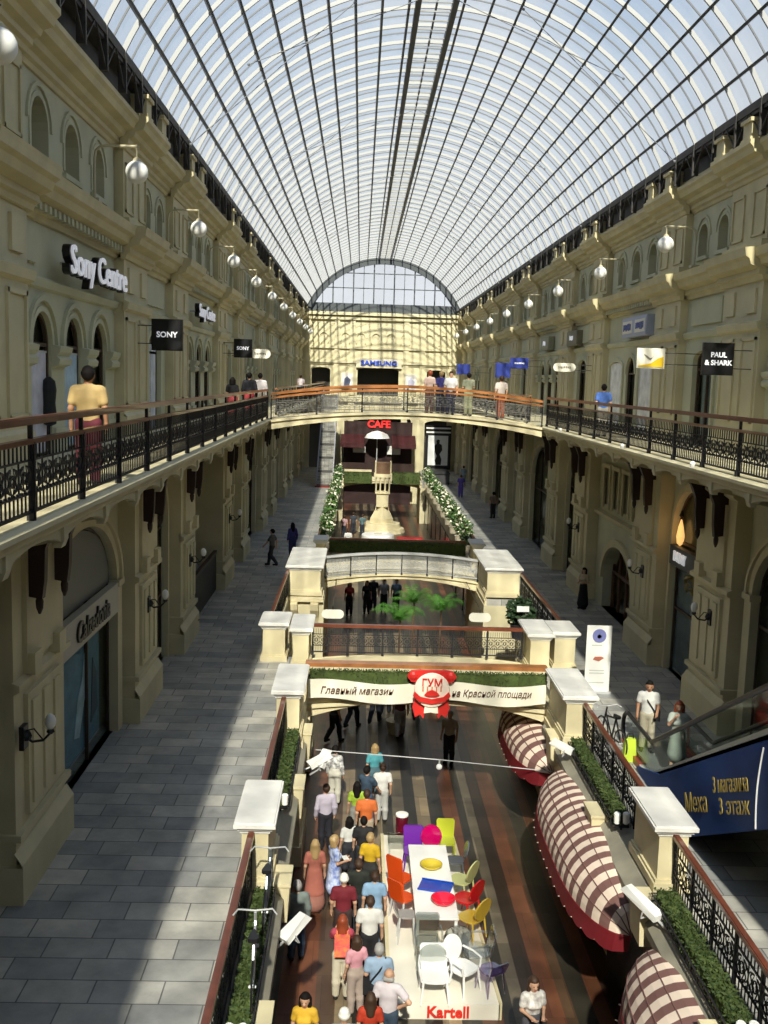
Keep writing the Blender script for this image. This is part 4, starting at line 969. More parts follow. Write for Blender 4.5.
# sconces on the lower piers
sm=MB(); sm.tube([(0,0,0),(-.12,0,-.08),(-.3,0,-.05),(-.42,0,.08)],.022,6); sm.tube([(0,0,.1),(-.15,0,.14),(-.3,0,-.05)],.014,5); sm.lathe([(.03,.06),(.07,.1),(.05,.14)],(-.42,0,0),8); sm.ball((-.02,0,.02),.1,8); sm.box(-.02,.06,-.12,.12,-.2,.2)
SCM=sm.mesh('bracket_arm',BLACK); s2=MB(); s2.lathe([(.03,.14),(.08,.2),(.095,.28),(.07,.36),(.02,.4)],(-.42,0,0),12); SHM=s2.mesh('lamp_shade',GLOBE,True)
SL={(-1,0):'wall sconce on the pier beside the near lettered shop window',(-1,1):'wall sconce on the pier past the lettered shop window',(-1,2):'wall sconce on the pier before the stair opening',(1,1):'wall sconce on the near pier beside the narrow lit shop arch',(1,2):'wall sconce on the pier between lit shop arch and stair entrance',(-1,3):'wall sconce on the pier just past the stair opening',(1,3):'wall sconce on the pier past the stair entrance'}
for (s,i),l in SL.items():
    y=N0-P+3.25 if i==0 else (N0-3.25 if i==1 else N0+3.25 if i==2 else N0+P-3.25)
    t=thing('wall_sconce',l,'lamp',(s*7.36,y-.4,-4.35),scale=(s,1,1),group='sconces on the lower piers'); ob('bracket_arm',SCM,t); ob('lamp_shade',SHM,t)
# small rail spots
for i,(x,y,l) in enumerate([(5.0,27.0,'small white spot lamp at the foot of the gallery railing by the yellow-corner sign'),(5.0,21.2,'small white spot lamp at the foot of the gallery railing by the black square sign'),(5.0,35.5,'small white spot lamp at the foot of the gallery railing by the man in blue')]):
    t=thing('spot_lamp',l,'lamp',(x,y,0)); b=MB(); b.ball((0,0,.07),.06,8); b.build('bulb',GLOBE,t); MB().lathe([(.05,0),(.05,.03),(.02,.05)],(0,0,0),8).build('base',GREYM,t)
# ---------------------------------------------------------------- shop signs
SIGNB=mat('sign_black',(.01,.01,.012),.35); SIGNT=mat('sign_white_text',(.75,.75,.78),.5,emit=(.8,.82,.9),es=.35)
BLUE=mat('sign_blue',(.03,.05,.28),.4); PILL=mat('pill_white',(.8,.78,.68),.4); YEL=mat('sign_yellow',(.75,.5,.02),.4)
def letters_sign(label,s,y,z,body,size,m,back=None,u=7.66,wd=4.6):
    t=thing('sign_lettering',label,'sign',(s*u,y,z))
    text('lettering',body,size,m,(s*-.10,0,0),FACE_R if s<0 else FACE_L,t,.02,bold=.0,fit=wd)
    if back:
        text('letter_case',body,size*1.0,back,(0,-.03,-.01),FACE_R if s<0 else FACE_L,t,.075,bold=.016,fit=wd+.05)
    b=MB(); 
    for a in (-wd/3,wd/3): b.box(*sorted((0,s*.34)),a-.03,a+.03,-.03,.03)
    b.build('standoff',GREYM,t)
    return t
letters_sign('large white shop lettering in black cases above the three near gallery arches',-1,22.3,3.72,'Sony Centre',.78,SIGNT,SIGNB)
letters_sign('smaller-looking repeat of the white shop lettering above the next three arches',-1,37.4,3.78,'Sony Centre',.62,SIGNT,SIGNB,wd=3.6)
def marks(t,w_,h,m,y,n=5,vertical=False,seed=1):
    r=random.Random(seed); b=MB(); x=-w_/2
    while x<w_/2-.02:
        d=r.uniform(.04,.09)*w_/.7; b.box(x,min(x+d,w_/2),y-.006,y,-h*r.uniform(.3,.5),h*r.uniform(.3,.5)); x+=d+.025*w_/.7
    return b.build('print_marks',m,t)
def blade(label,x,y,z,w_,h,body,bm,tm,lines=None,size=.22,round_=0,extra=None):
    t=thing('blade_sign',label,'sign',(x,y,z))
    b=MB()
    if round_:
        pts=[( (w_/2-h/2)+h/2*math.sin(a*PI/8), h/2*math.cos(a*PI/8)) for a in range(9)]+[(-(w_/2-h/2)-h/2*math.sin(a*PI/8),-h/2*math.cos(a*PI/8)) for a in range(9)]
        b.prism(pts,lambda a,c,d:(a,d,c),-.06,.06)
    else: b.box(-w_/2,w_/2,-.06,.06,-h/2,h/2); b.box(-w_/2-.02,w_/2+.02,-.05,.05,-h/2-.02,h/2+.02)
    b.build('panel',bm,t)
    if body=='~': marks(t,w_*.55,size*.6,tm,-.062); body=None
    for i,ln in enumerate(lines or ([body] if body else [])):
        n=len(lines) if lines else 1
        text('lettering',ln,size,tm,(0,-.075,((n-1)/2-i)*size*1.15),FACE_CAM,t,.004,bold=.006)
    s=1 if x>0 else -1; b=MB()
    for zz in (h*.3,-h*.3): b.tube([(s*w_/2,0,zz),(s*(7.95-abs(x)),0,zz)],.012,5)
    b.build('sign_bracket',BLACK,t)
    return t
blade('black square hanging sign with white lettering above the first gallery door',-7.0,26.7,2.6,.76,.76,'SONY',SIGNB,SIGNT,size=.2)
blade('black square hanging sign with white lettering above the next gallery door',-6.9,42.8,2.72,.72,.72,'SONY',SIGNB,SIGNT,size=.19)
blade('white rounded hanging sign just past the second black square sign',-6.65,47.5,2.62,.95,.42,'~',PILL,mat('ink_grey',(.2,.18,.15),.6),size=.2,round_=1)
blade('black square hanging sign with two lines of white lettering over the near gallery door',6.9,25.6,2.38,.74,.76,None,SIGNB,SIGNT,lines=['PAUL','& SHARK'],size=.17)
t=blade('white hanging sign with yellow corner over the gallery shop',6.45,30.0,2.47,.78,.54,None,PILL,YEL)
MB().prism([(.37,-.25),(.37,.06),(.2,.0),(.0,-.15),(-.37,-.22),(-.37,-.25)],lambda a,c,d:(a,d,c),-.075,-.062).build('yellow_swash',YEL,t)
MB().prism([(-.22,.12),(-.12,.0),(-.02,-.06),(.1,.08),(.04,.02),(-.03,-.0),(-.1,.06)],lambda a,c,d:(a,d,c),-.072,-.06).build('grey_mark',mat('ink_grey',(.2,.18,.15),.6),t)
blade('white rounded hanging sign with green band by the gallery shop past the man in blue',6.6,43.5,2.35,.95,.36,'~',PILL,mat('ink_grey',(.2,.18,.15),.6),size=.2,round_=1)
blade('dark blue hanging sign with white strip, nearer of two blue signs',6.6,56.0,2.7,.95,.55,'~',BLUE,SIGNT,size=.17)
blade('dark blue square hanging sign, middle one along the far gallery',6.3,60.2,2.35,.85,.8,None,BLUE,SIGNT)
blade('dark blue hanging sign farthest along the gallery',5.9,79.5,2.55,1.0,.75,None,BLUE,SIGNT)
# frieze signs on the sunny-side wall
def frieze(label,y,z,w_,h,bm,body,tm,split=False):
    t=thing('frieze_sign',label,'sign',(7.72,y,z)); b=MB(); b.box(-.06,.2,-w_/2,w_/2,-h/2,h/2); b.box(-.04,.24,-w_/2-.04,w_/2+.04,-h/2-.04,h/2+.04); b.build('case',bm,t)
    if split:
        for a in (-.26,.26): MB().box(-.075,-.06,a*w_-.2*w_,a*w_+.2*w_,-h*.36,h*.36).build('light_panel',PILL,t)
    q=MB(); r=random.Random(int(y))
    for a in ((-.26,.26) if split else (0,)):
        for i in range(6): yy=a*w_+(i-2.5)*w_*.055; q.box(-.09,-.075,yy-.05,yy+.05,-h*r.uniform(.12,.22),h*r.uniform(.12,.22))
    q.build('print_marks',tm,t)
frieze('blue-framed white double sign on the frieze above the gallery arches',36.7,3.75,3.2,.62,mat('sign_lilac',(.42,.46,.62),.4),'tom klaim',mat('ink_blue',(.05,.08,.35),.5),True)
frieze('small grey-green lettered sign on the frieze farther along',47.5,3.75,2.2,.6,mat('sign_olive',(.17,.16,.11),.5),'VIVA',SIGNT)
frieze('second grey-green lettered sign on the frieze, farthest along',54.5,3.75,2.2,.6,mat('sign_sage',(.26,.27,.2),.5),'MOD',SIGNT)
# far end sign
t=thing('sign_lettering','blue lettering on the sunlit far end wall','sign',(-.3,YB-.35,3.1)); text('lettering','SAMSUNG',.62,mat('blue_letters',(.04,.10,.62),.4),(0,0,0),FACE_CAM,t,.06,bold=.02,fit=3.5)
MB().box(-2.2,2.2,.06,.2,-.45,.45).build('backing_board',mat('board_cream',(.6,.55,.4),.6),t)
for x,l,w_ in ((-3.35,'pale framed picture on the end wall beside the grey stair','b'),(2.85,'pale framed picture on the end wall beside the strollers','a')):
    t=thing('wall_poster',l,'poster',(x,YB-.2,1.35)); MB().box(-.55,.55,-.05,.05,-.75,.75).build('sheet',mat('poster_pale',(.7,.68,.66),.5),t); MB().prism([(-.3,-.5),(.25,-.4),(.35,.1),(0,.45),(-.25,.2)],lambda a,c,d:(a,d,c),-.07,-.05).build('printed_shape',mat('poster_blue_'+w_,(.1,.12,.2) if w_=='b' else (.45,.46,.6),.5),t)
# display inserts behind the glass: posters in the gallery windows
def insert(label,s,y,z0,z1,w_,col,u=8.2,name='window_poster'):
    t=thing(name,label,'poster',(s*u,y,z0)); MB().box(-.02,.02,-w_/2,w_/2,0,z1-z0).build('sheet',mat('insert_%d'%len(bpy.data.materials),col,.6,vary=.3,scale=2.5),t); 
    [MB().box(-.03,.03,-w_/2-.03,w_/2+.03,q,q+.04).build('rail',GREYM,t) for q in (-.04,z1-z0)]; return t
insert('pale lilac window poster in the first gallery arch beyond the pilaster',-1,19.4,.1,1.95,1.15,(.66,.66,.78),u=8.09)
insert('sky-blue and white window poster in the middle near arch',-1,21.6,.1,1.95,1.1,(.45,.62,.78),u=8.09)
insert('white door panel below the first black square sign',-1,29.8,.05,2.4,1.5,(.72,.76,.84),u=8.09)
insert('white door panel below the second black square sign',-1,46.2,.05,2.4,1.5,(.62,.68,.68),u=8.09)
insert('white shutter in the wide flat arch beside the man in blue',1,40.15,.05,2.5,1.95,(.80,.81,.84),u=8.03)
insert('white shutter in the wide flat arch under the yellow-corner sign',1,35.85,.05,2.5,1.95,(.78,.78,.80),u=8.03)
insert('grey window poster behind the glass under the near black square sign',1,29.9,.3,2.2,1.0,(.36,.40,.38))
insert('white shutter under the blue sign with white strip',1,62.6,.05,2.4,1.5,(.78,.78,.82))
insert('brown wooden door leaf in the gallery arch under the repeated lettering',-1,40.1,.05,2.1,.8,(.2,.08,.03),name='door_leaf')
t=thing('dress_form','dark headless garment display standing in the first near gallery arch','mannequin',(-7.98,19.85,0),scale=(.62,.62,1)); b=MB(); b.lathe([(.03,.0),(.03,.55),(.22,.6),(.24,.75),(.2,1.0),(.24,1.25),(.2,1.42),(.06,1.5)],(0,0,0),12,sy=.7); b.build('garment',mat('garment_black',(.02,.022,.025),.7),t); MB().lathe([(.2,0),(.2,.02),(.03,.04)],(0,0,0),12).build('base',BLACK,t)
# lower left lettered shop: fascia band + display
t=thing('shop_fascia','cream fascia with black script lettering in the near arch','sign',(-7.84,21.6,-3.8)); MB().box(-.1,.08,-2.9,2.9,-.36,.36).build('fascia_board',mat('fascia_cream',(.46,.44,.38),.6),t); text('lettering','Calzedonia',.62,BLACK,(.1,.5,-.02),FACE_R,t,.03,bold=.012,shear=.2)
MB().prism([(-2.85,.36)]+[(p[0],p[1]+3.8) for p in arcpts(0,5.7,-3.4,1.6,16)]+[(2.85,.36)],lambda a,c,d:(d,a,c),-.2,-.14).build('tympanum',mat('tympanum_grey',(.16,.165,.16),.5),t)
t=insert('large blue display poster in the lettered shop window',-1,22.2,-6.9,-4.4,3.4,(.16,.33,.46),u=8.12)
t=thing('window_print','pale swirling figure print on the blue display poster','poster',(-8.1,22.6,-6.6)); MB().prism([(-.9,.2),(-.5,.1),(-.2,.6),(.2,1.2),(.3,1.9),(0,2.0),(-.2,1.4),(-.6,1.0)],lambda a,c,d:(d,a,c),-.005,.02).build('figure_print',mat('print_pale_blue',(.42,.58,.68),.6,vary=.3,scale=3),t); MB().prism([(.5,.1),(1.1,.3),(1.0,1.2),(.7,1.6),(.6,.8)],lambda a,c,d:(d,a,c),-.005,.02).build('swirl_print',mat('print_navy',(.05,.09,.14),.6),t)
insert('narrow yellow-gold display panel high in the lettered shop window',-1,19.7,-5.2,-4.4,.9,(.55,.45,.1),u=8.12)
insert('grey display panel in the nearest narrow arch below the gallery',-1,13.6,-6.9,-4.2,2.4,(.36,.44,.48),u=8.14)
t=thing('shop_fascia','stone fascia across the nearest narrow arch below the gallery','sign',(-7.95,13.4,-3.6)); MB().box(-.1,.08,-1.5,1.5,-.42,.42).build('fascia_board',WARM,t); MB().box(-.02,.1,-1.5,1.5,-.5,-.42).build('fascia_moulding',MOULD,t)
# narrow lit shop arch
t=thing('shop_fascia','dark fascia with bold white lettering in the narrow lit arch','sign',(7.88,29.8,-3.5)); MB().box(-.08,.1,-1.48,1.48,-.3,.3).build('fascia_board',mat('fascia_grey',(.07,.075,.085),.5),t); text('lettering','DKNY',.42,mat('lit_letters',(.9,.9,.92),.5,emit=(.95,.97,1),es=.3),(-.1,.45,0),FACE_L,t,.02,bold=.012)
t=thing('arch_lamp','warm glowing lamp in the head of the narrow shop arch','lamp',(7.98,30.9,-2.8)); b=MB(); b.lathe([(.02,-.4),(.1,-.32),(.13,-.1),(.08,.2),(.02,.42)],(0,0,0),12); b.build('glowing_shade',mat('warm_glow',(.9,.6,.25),.5,emit=(1,.55,.18),es=.9),t); MB().lathe([(.05,.5),(.08,.54),(.02,.7)],(0,0,0),8).build('cap',BLACK,t)
pl=bpy.data.lights.new('arch_glow','POINT'); pl.energy=6; pl.color=(1,.55,.2); pl.shadow_soft_size=.2; po=ob('arch_glow',pl,None,(7.65,30.4,-2.6))
insert('pale grey shop door panel under the white fascia lettering',1,30.6,-7.15,-3.85,2.2,(.42,.46,.5),u=8.14)
t=thing('wreath','gold leaf ornament hanging below the white fascia lettering','ornament',(7.84,29.2,-4.1)); b=MB()
for i in range(60):
    a=RND.random()*2*PI; p=Vector((RND.uniform(-.05,.1),.45*math.cos(a)+RND.gauss(0,.06),.2*math.sin(a)+RND.gauss(0,.04))); u=Vector((RND.gauss(0,1),RND.gauss(0,1),RND.gauss(0,1))).normalized()*.09; v=u.orthogonal()*.5; b.add([p-u,p-v,p+u,p+v],[(0,1,2,3)])
b.build('gold_leaves',mat('gold_leaf',(.5,.4,.14),.5),t)
# stair opening in the shaded arcade
t=thing('staircase','grey stair with dark iron balustrade in the deep arcade opening','staircase',(-8.2,38,W1))
b=MB()
for i in range(12): b.box(-1.1,.2,3.2-i*.32-.34,3.2-i*.32,0,.17*(i+1))
b.build('steps',mat('stair_stone',(.25,.25,.23),.7),t)
b=MB(); b.box(.35,.5,-3.4,3.4,1.55,1.68); b.build('handrail',BRACK,t)
b=MB(); b.box(.4,.46,-3.4,3.4,.04,1.5); b.build('balustrade',mat('dark_grille',(.03,.035,.032),.6,vary=.6,scale=14),t)
b=MB(); b.box(-.8,-.6,-3.5,3.5,2.2,4.2); b.build('inner_wall',STONE,t)
t=thing('flower_tub','tub of dark red flowers at the near end of the stair opening','planter',(-7.65,34.3,W1)); MB().lathe([(.16,0),(.22,.3),(.24,.32)],(0,0,0),10).build('tub',BRACK,t)
b=MB()
for i in range(80):
    p=Vector((RND.gauss(0,.12),RND.gauss(0,.12),.4+RND.random()*.2)); u=Vector((RND.gauss(0,1),RND.gauss(0,1),RND.gauss(0,1))).normalized()*.06; v=u.orthogonal()*.8; b.add([p-u,p-v,p+u,p+v],[(0,1,2,3)])
b.build('blooms',mat('dark_red_bloom',(.3,.015,.015),.6),t)
# ---------------------------------------------------------------- striped awnings
AWA=mat('awning_cream',(.80,.66,.55),.8); AWB=mat('awning_brown',(.19,.095,.085),.8); AWR=mat('awning_red',(.16,.008,.014),.6)
def awning(label,yc,half,ns,depth=1.15,hgt=1.0,ux=3.22):
    t=thing('striped_awning',label,'awning',(ux,yc,-8.35))
    ny=ns*2*2; nx=8; b=MB()
    def pt(i,j,r=0):
        f=-1+2*i/ny; e=max(0,1-abs(f)**3.2)**.5; a=PI/2*j/nx
        return (-depth*e*math.sin(a)*1.0, half*f, hgt*(e**.6)*math.cos(a)*.98+.0)
    for i in range(ny):
        b.cur=(i//2)%2
        for j in range(nx): b.quad(pt(i,j),pt(i+1,j),pt(i+1,j+1),pt(i,j+1))
    o=b.build('canopy',[AWA,AWB],t,smooth=True)
    b=MB()
    for j in (2,4,6): b.tube([(pt(i,j)[0]*1.003,pt(i,j)[1],pt(i,j)[2]+.004) for i in range(ny+1)],.013,4)
    b.build('seam_wire',AWB,t)
    b=MB()
    for i in range(ny):
        p,q=pt(i,nx),pt(i+1,nx); s0=.30+.06*abs(math.sin(PI*i/4)); s1=.30+.06*abs(math.sin(PI*(i+1)/4))
        b.quad((p[0]-.01,p[1],p[2]+.01),(q[0]-.01,q[1],q[2]+.01),(q[0]-.05,q[1],q[2]-s1),(p[0]-.05,p[1],p[2]-s0))
    b.build('valance',AWR,t)
    b=MB(); b.tube([(pt(i,nx)[0],pt(i,nx)[1],pt(i,nx)[2]) for i in range(ny+1)],.02,5); b.build('rim_frame',AWR,t)
    b=MB(); 
    for i in range(0,ny,4):
        p=pt(i,nx); s0=.3; b.tube([(p[0]-.055,p[1]+.02,p[2]-s0),(p[0]-.06,p[1]+.12,p[2]-s0-.05)],.012,4)
    b.build('hem_trim',AWA,t)
awning('striped awning farthest from the viewer, half under the ribbon bridge',27.7,2.6,12,.9,.72)
awning('striped awning in the middle with its whole bulging canopy in view',20.8,3.4,17,.9,.95)
awning('striped awning nearest the viewer, cut by the bottom of the view',13.0,3.2,15,.88)
# ---------------------------------------------------------------- floodlights
def flood(label,x,y,z,rot,tilt=.6,ln=.75,w_=.26):
    t=thing('floodlight',label,'lamp',(x,y,z),(0,0,rot)); b=MB(); c,s_=math.cos(tilt),math.sin(tilt)
    q=lambda a,d,e:(d*c-e*s_, a, d*s_+e*c)
    b.hexa([q(-w_/2,0,0),q(-w_/2*.8,ln,0),q(w_/2*.8,ln,0),q(w_/2,0,0),q(-w_/2,.0,.12),q(-w_/2*.6,ln*.9,.14),q(w_/2*.6,ln*.9,.14),q(w_/2,0,.12)]); b.build('housing',WHITE,t)
    b=MB(); b.hexa([q(-w_*.4,ln*.05,-.015),q(-w_*.33,ln*.95,-.015),q(w_*.33,ln*.95,-.015),q(w_*.4,ln*.05,-.015),q(-w_*.4,ln*.05,0),q(-w_*.33,ln*.95,0),q(w_*.33,ln*.95,0),q(w_*.4,ln*.05,0)]); b.build('lamp_glass',mat('flood_glass',(.5,.52,.55),.1),t)
    b=MB(); b.tube([(-.38,0,-.05),(-.1,0,-.02),q(0,ln*.3,0)],.022,6); b.tube([q(-w_*.55,ln*.3,.05),q(-w_*.55,ln*.3,-.12),q(w_*.55,ln*.3,-.12),q(w_*.55,ln*.3,.05)],.015,5); b.build('yoke',GREYM,t)
    return t
flood('white floodlight on the ledge below the parked bicycles',-3.05,16.1,-7.8,.75,.5,.6,.26)
flood('white floodlight nearest the ribbon bridge on the crowd side ledge',-3.0,24.0,-7.85,.4,.4,.6,.3)
flood('second white floodlight beside the patterned shirt on the crowd side ledge',-2.75,24.1,-7.9,.9,.9,.5,.26)
flood('white floodlight above the middle awning near the escalator',3.3,23.4,-7.15,2.6,.3,.6,.22)
flood('long white floodlight between the two near awnings',3.2,15.9,-7.2,2.1,.25,.85,.22)
for l,x,y in (('pair of small white spots at the near end of the hedge under the bicycles',-3.42,12.45),('pair of small white spots at the end of the hedge by the ribbon bridge',-3.42,19.95),('pair of small white spots at the end of the hedge beside the escalator landing',3.45,19.35),('pair of small white spots at the near end of the hedge by the blue hoarding',3.45,12.65)):
    t=thing('twin_spot_lamp',l,'lamp',(x,y,W1+.02)); b=MB()
    for a in (-.09,.09): b.lathe([(.03,-.12),(.06,-.1),(.07,.1),(.05,.12)],(a,0,.24),10)
    b.build('spot_heads',WHITE,t); b=MB(); b.box(-.15,.15,-.03,.03,.05,.09); b.tube([(0,0,0),(0,0,.1)],.02,5); b.build('bracket',BLACK,t)
# wire with pendant bulb
t=thing('hanging_bulb','white bulb hung on a wire stretched across the lower hall','lamp',(.35,26.0,-8.55)); b=MB(); b.tube([(-3.4,.3,.30),(0,0,.2),(2.9,-.95,.30)],.014,5); b.build('wire',GREYM,t); MB().ball((0,0,.0),.085,10).build('bulb',GLOBE,t); MB().tube([(0,0,.05),(0,0,.2)],.025,6).build('socket',GREYM,t)
# ---------------------------------------------------------------- escalator
EY0,EZ0=22.0,W1; SLP=.525
def ez(y): return EZ0 if y>EY0 else EZ0+(EY0-y)*SLP
EX0,EX1=4.75,6.15
es=thing('escalator','escalator rising from the walkway with dark handrails and blue side hoarding','escalator',(5.45,24.5,W1))
OX=Vector((5.45,24.5,W1)); YE=8.3
def epoly(off0,off1,ya,yb,zt=None):
    ys=[ya,EY0,yb]; return [(y,ez(y)+off1) for y in ys],[(y,ez(y)+off0) for y in ys]
def eplate(name,x,t_,o0,o1,ya,yb,m):
    tp,bt=epoly(o0,o1,ya,yb); MB().strip([(a-OX.y,c-OX.z) for a,c in tp],[(a-OX.y,c-OX.z) for a,c in bt],t_,lambda a,c,d:(x+d-OX.x,a,c)).build(name,m,es)
for x,nm in ((EX0,'a'),(EX1,'b')):
    eplate('balustrade_glass',x,.03,.12,.84,24.0,YE,PANE2)
    b=MB(); pts=[(x-OX.x+.015,24.0-OX.y,.14)]+[(x-OX.x+.015,24.05+.36*math.sin(PI*k/8)-OX.y,.5-.38*math.cos(PI*k/8)) for k in range(1,8)]+[(x-OX.x+.015,24.0-OX.y,.9),(x-OX.x+.015,EY0-OX.y,.9),(x-OX.x+.015,YE-OX.y,ez(YE)+.9-OX.z)]
    b.tube(pts,.05,8); b.build('handrail',BLACK,es)
    eplate('skirt_panel',x-.06,.16,-.06,.14,22.6,YE,mat('escalator_trim',(.42,.43,.38),.35))
    MB().box(x-.07-OX.x,x+.11-OX.x,22.6-OX.y,24.3-OX.y,0,.16).build('landing_skirt',mat('escalator_red',(.26,.035,.025),.35),es)
b=MB(); b.box(EX0-OX.x+.1,EX1-OX.x-.02,EY0-OX.y,0,0,.03)
y=EY0
while y>YE: b.box(EX0-OX.x+.1,EX1-OX.x-.02,y-.4-OX.y,y-OX.y,ez(y-.2)-OX.z-.25,ez(y-.4)-OX.z-.1); y-=.4
b.build('steps',mat('escalator_steps',(.16,.17,.17),.4),es)
tp=[(22.6,-7.1),(20.9,-6.62),(YE,-.2)]; bt=[(22.3,-7.19),(19.0,-7.15),(YE,-1.75)]
hd=MB().strip([(a-OX.y,c-OX.z) for a,c in tp],[(a-OX.y,c-OX.z) for a,c in bt],.05,lambda a,c,d:(EX0-.12+d-OX.x,a,c)).build('hoarding',mat('hoarding_blue',(.012,.055,.23),.6,vary=.2,scale=1,spec=.2),es)
GOLD=mat('gold_print',(.5,.36,.07),.5); sp=math.atan(.44)
for body,y,z,sz,ft_ in (('Меха',18.5,-6.24,.5,1.25),('3 магазина',16.9,-5.2,.4,1.7),('3 этаж',16.65,-5.5,.4,1.45)):
    text('lettering',body,sz,GOLD,(EX0-.135-OX.x,y-OX.y,z-OX.z),FACE_L,hd,.004,spin=sp,bold=.003,fit=ft_)
b=MB(); b.tube([(EX0-.13-OX.x,15.62-OX.y+.12*math.sin(k/3),-4.05-1.4*k/8-OX.z) for k in range(9)],.013,5); b.build('white_swirl',WHITE,hd)
tp=[(22.2,-7.2),(YE,ez(YE)-.05)]; bt=[(20.4,-7.2),(YE,-1.7)]
MB().strip([(a-OX.y,c-OX.z) for a,c in tp],[(a-OX.y,c-OX.z) for a,c in bt],EX1-EX0+.05,lambda a,c,d:(EX0-.06+d-OX.x,a,c)).build('truss',mat('truss_dark',(.03,.032,.035),.6),es)
# roll-up stand
t=thing('banner_stand','white roll-up advertising stand with blue roundel on the right walkway','sign',(5.05,28.5,W1)); MB().box(-.36,.36,-.015,.015,.05,2.0).build('sheet',WHITE,t); MB().box(-.4,.4,-.1,.1,0,.06).build('foot',GREYM,t)
b=MB(); b.lathe([(.1,0),(.2,.0),(.2,.012),(.1,.012)],(0,-.03,1.7),20,'y'); b.lathe([(.0,0),(.06,.0),(.06,.012)],(0,-.03,1.68),12,'y'); b.build('blue_roundel',mat('roundel_blue',(.2,.22,.5),.5),t)
MB().prism([(-.15,1.0),(.02,.95),(.17,1.05),(.1,1.09),(-.1,1.08)],lambda a,c,d:(a,d,c),-.03,-.015).build('red_print',mat('print_red',(.45,.15,.1),.5),t)
b=MB()
for z in (.66,.58,.3): b.box(-.24,.2,-.022,-.015,z,z+.03)
b.box(-.2,.1,-.022,-.015,1.4,1.44); b.build('print_lines',mat('print_grey',(.55,.58,.56),.5),t)
# bicycles
def bicycle(label,x,y,z,rot,fr,tilt=0.):
    t=thing('bicycle',label,'bicycle',(x,y,z),(0,tilt,rot))
    for yy in (-.52,.52):
        b=MB(); b.tube([(0,yy+.33*math.cos(a*PI/12),.34+.33*math.sin(a*PI/12)) for a in range(24)],.018,6,closed=True); w_=b.build('wheel',BLACK,t)
        b=MB(); b.tube([(0,yy+.3*math.cos(a*PI/12),.34+.3*math.sin(a*PI/12)) for a in range(24)],.01,4,closed=True)
        for a in range(12): b.tube([(0,yy,.34),(0,yy+.3*math.cos(a*PI/6),.34+.3*math.sin(a*PI/6))],.003,3)
        b.tube([(-.05,yy,.34),(.05,yy,.34)],.025,6); b.build('rim',GREYM,w_)
    b=MB(); H=(0,.36,.82); Bt=(0,-.02,.32); Sx=(0,-.2,.86)
    for a,c in ((Bt,H),(Sx,(0,.34,.76)),(Bt,Sx),(Bt,(0,-.52,.34)),(Sx,(0,-.52,.34)),((0,.32,.98),(0,.52,.34))): b.tube([a,c],.022,6)
    b.build('frame',fr,t)
    b=MB(); b.tube([(-.32,.2,1.0),(-.25,.3,1.04),(0,.33,1.0),(.25,.3,1.04),(.32,.2,1.0)],.014,6); b.build('handlebar',GREYM,t)
    b=MB(); b.prism([(-.05,-.34),(.05,-.34),(.08,-.3),(.03,-.1),(.0,-.06),(-.03,-.1),(-.08,-.3)],lambda a,c,d:(a,c,d),.88,.94); b.build('saddle',BLACK,t)
    return t
bicycle('silver bicycle nearer the viewer parked in the planter above the crowd',-3.32,13.75,W1+.08,.06,mat('bike_silver',(.55,.58,.62),.3,metal=.5))
bicycle('blue-grey bicycle parked in the planter just before the near pedestal',-3.3,15.75,W1+.08,.0,mat('bike_grey',(.2,.26,.3),.3,metal=.4))
bicycle('black bicycle with bright green pannier beside the escalator landing',4.35,23.9,W1,.2,BLACK)
t=thing('pannier_bag','bright yellow-green bag beside the black bicycle','bag',(4.62,23.2,W1)); b=MB(); b.hexa([(-.16,-.12,0),(.16,-.12,0),(.16,.12,0),(-.16,.12,0),(-.12,-.08,.55),(.12,-.08,.55),(.12,.08,.55),(-.12,.08,.55)]); b.build('bag_body',mat('lime_fabric',(.5,.65,.05),.6),t); MB().tube([(-.08,0,.54),(-.06,0,.66),(.06,0,.66),(.08,0,.54)],.014,5).build('handle',BLACK,t)
# ---------------------------------------------------------------- display platform
PZ=L0+.32
t=thing('display_platform','long white display platform with red lettering on its front','platform',(-.12,21.6,L0))
MB().hexa([(-1.0,-3.5,0),(1.1,-3.5,0),(.82,3.75,0),(-1.0,3.75,0),(-1.0,-3.5,.32),(1.1,-3.5,.32),(.82,3.75,.32),(-1.0,3.75,.32)]).build('deck',mat('platform_white',(.80,.76,.66),.4,vary=.06,scale=1.5),t)
b=MB(); b.box(-1.06,-.98,-3.5,3.75,0,.36); b.hexa([(1.08,-3.5,0),(1.14,-3.5,0),(.86,3.75,0),(.8,3.75,0),(1.08,-3.5,.36),(1.14,-3.5,.36),(.86,3.75,.36),(.8,3.75,.36)]); b.build('edge_strip',CREAM,t)
text('lettering','Kartell',.32,mat('letter_red',(.65,.03,.02),.4),(.1,-3.53,.16),FACE_CAM,t,.012,bold=.008,fit=.8)
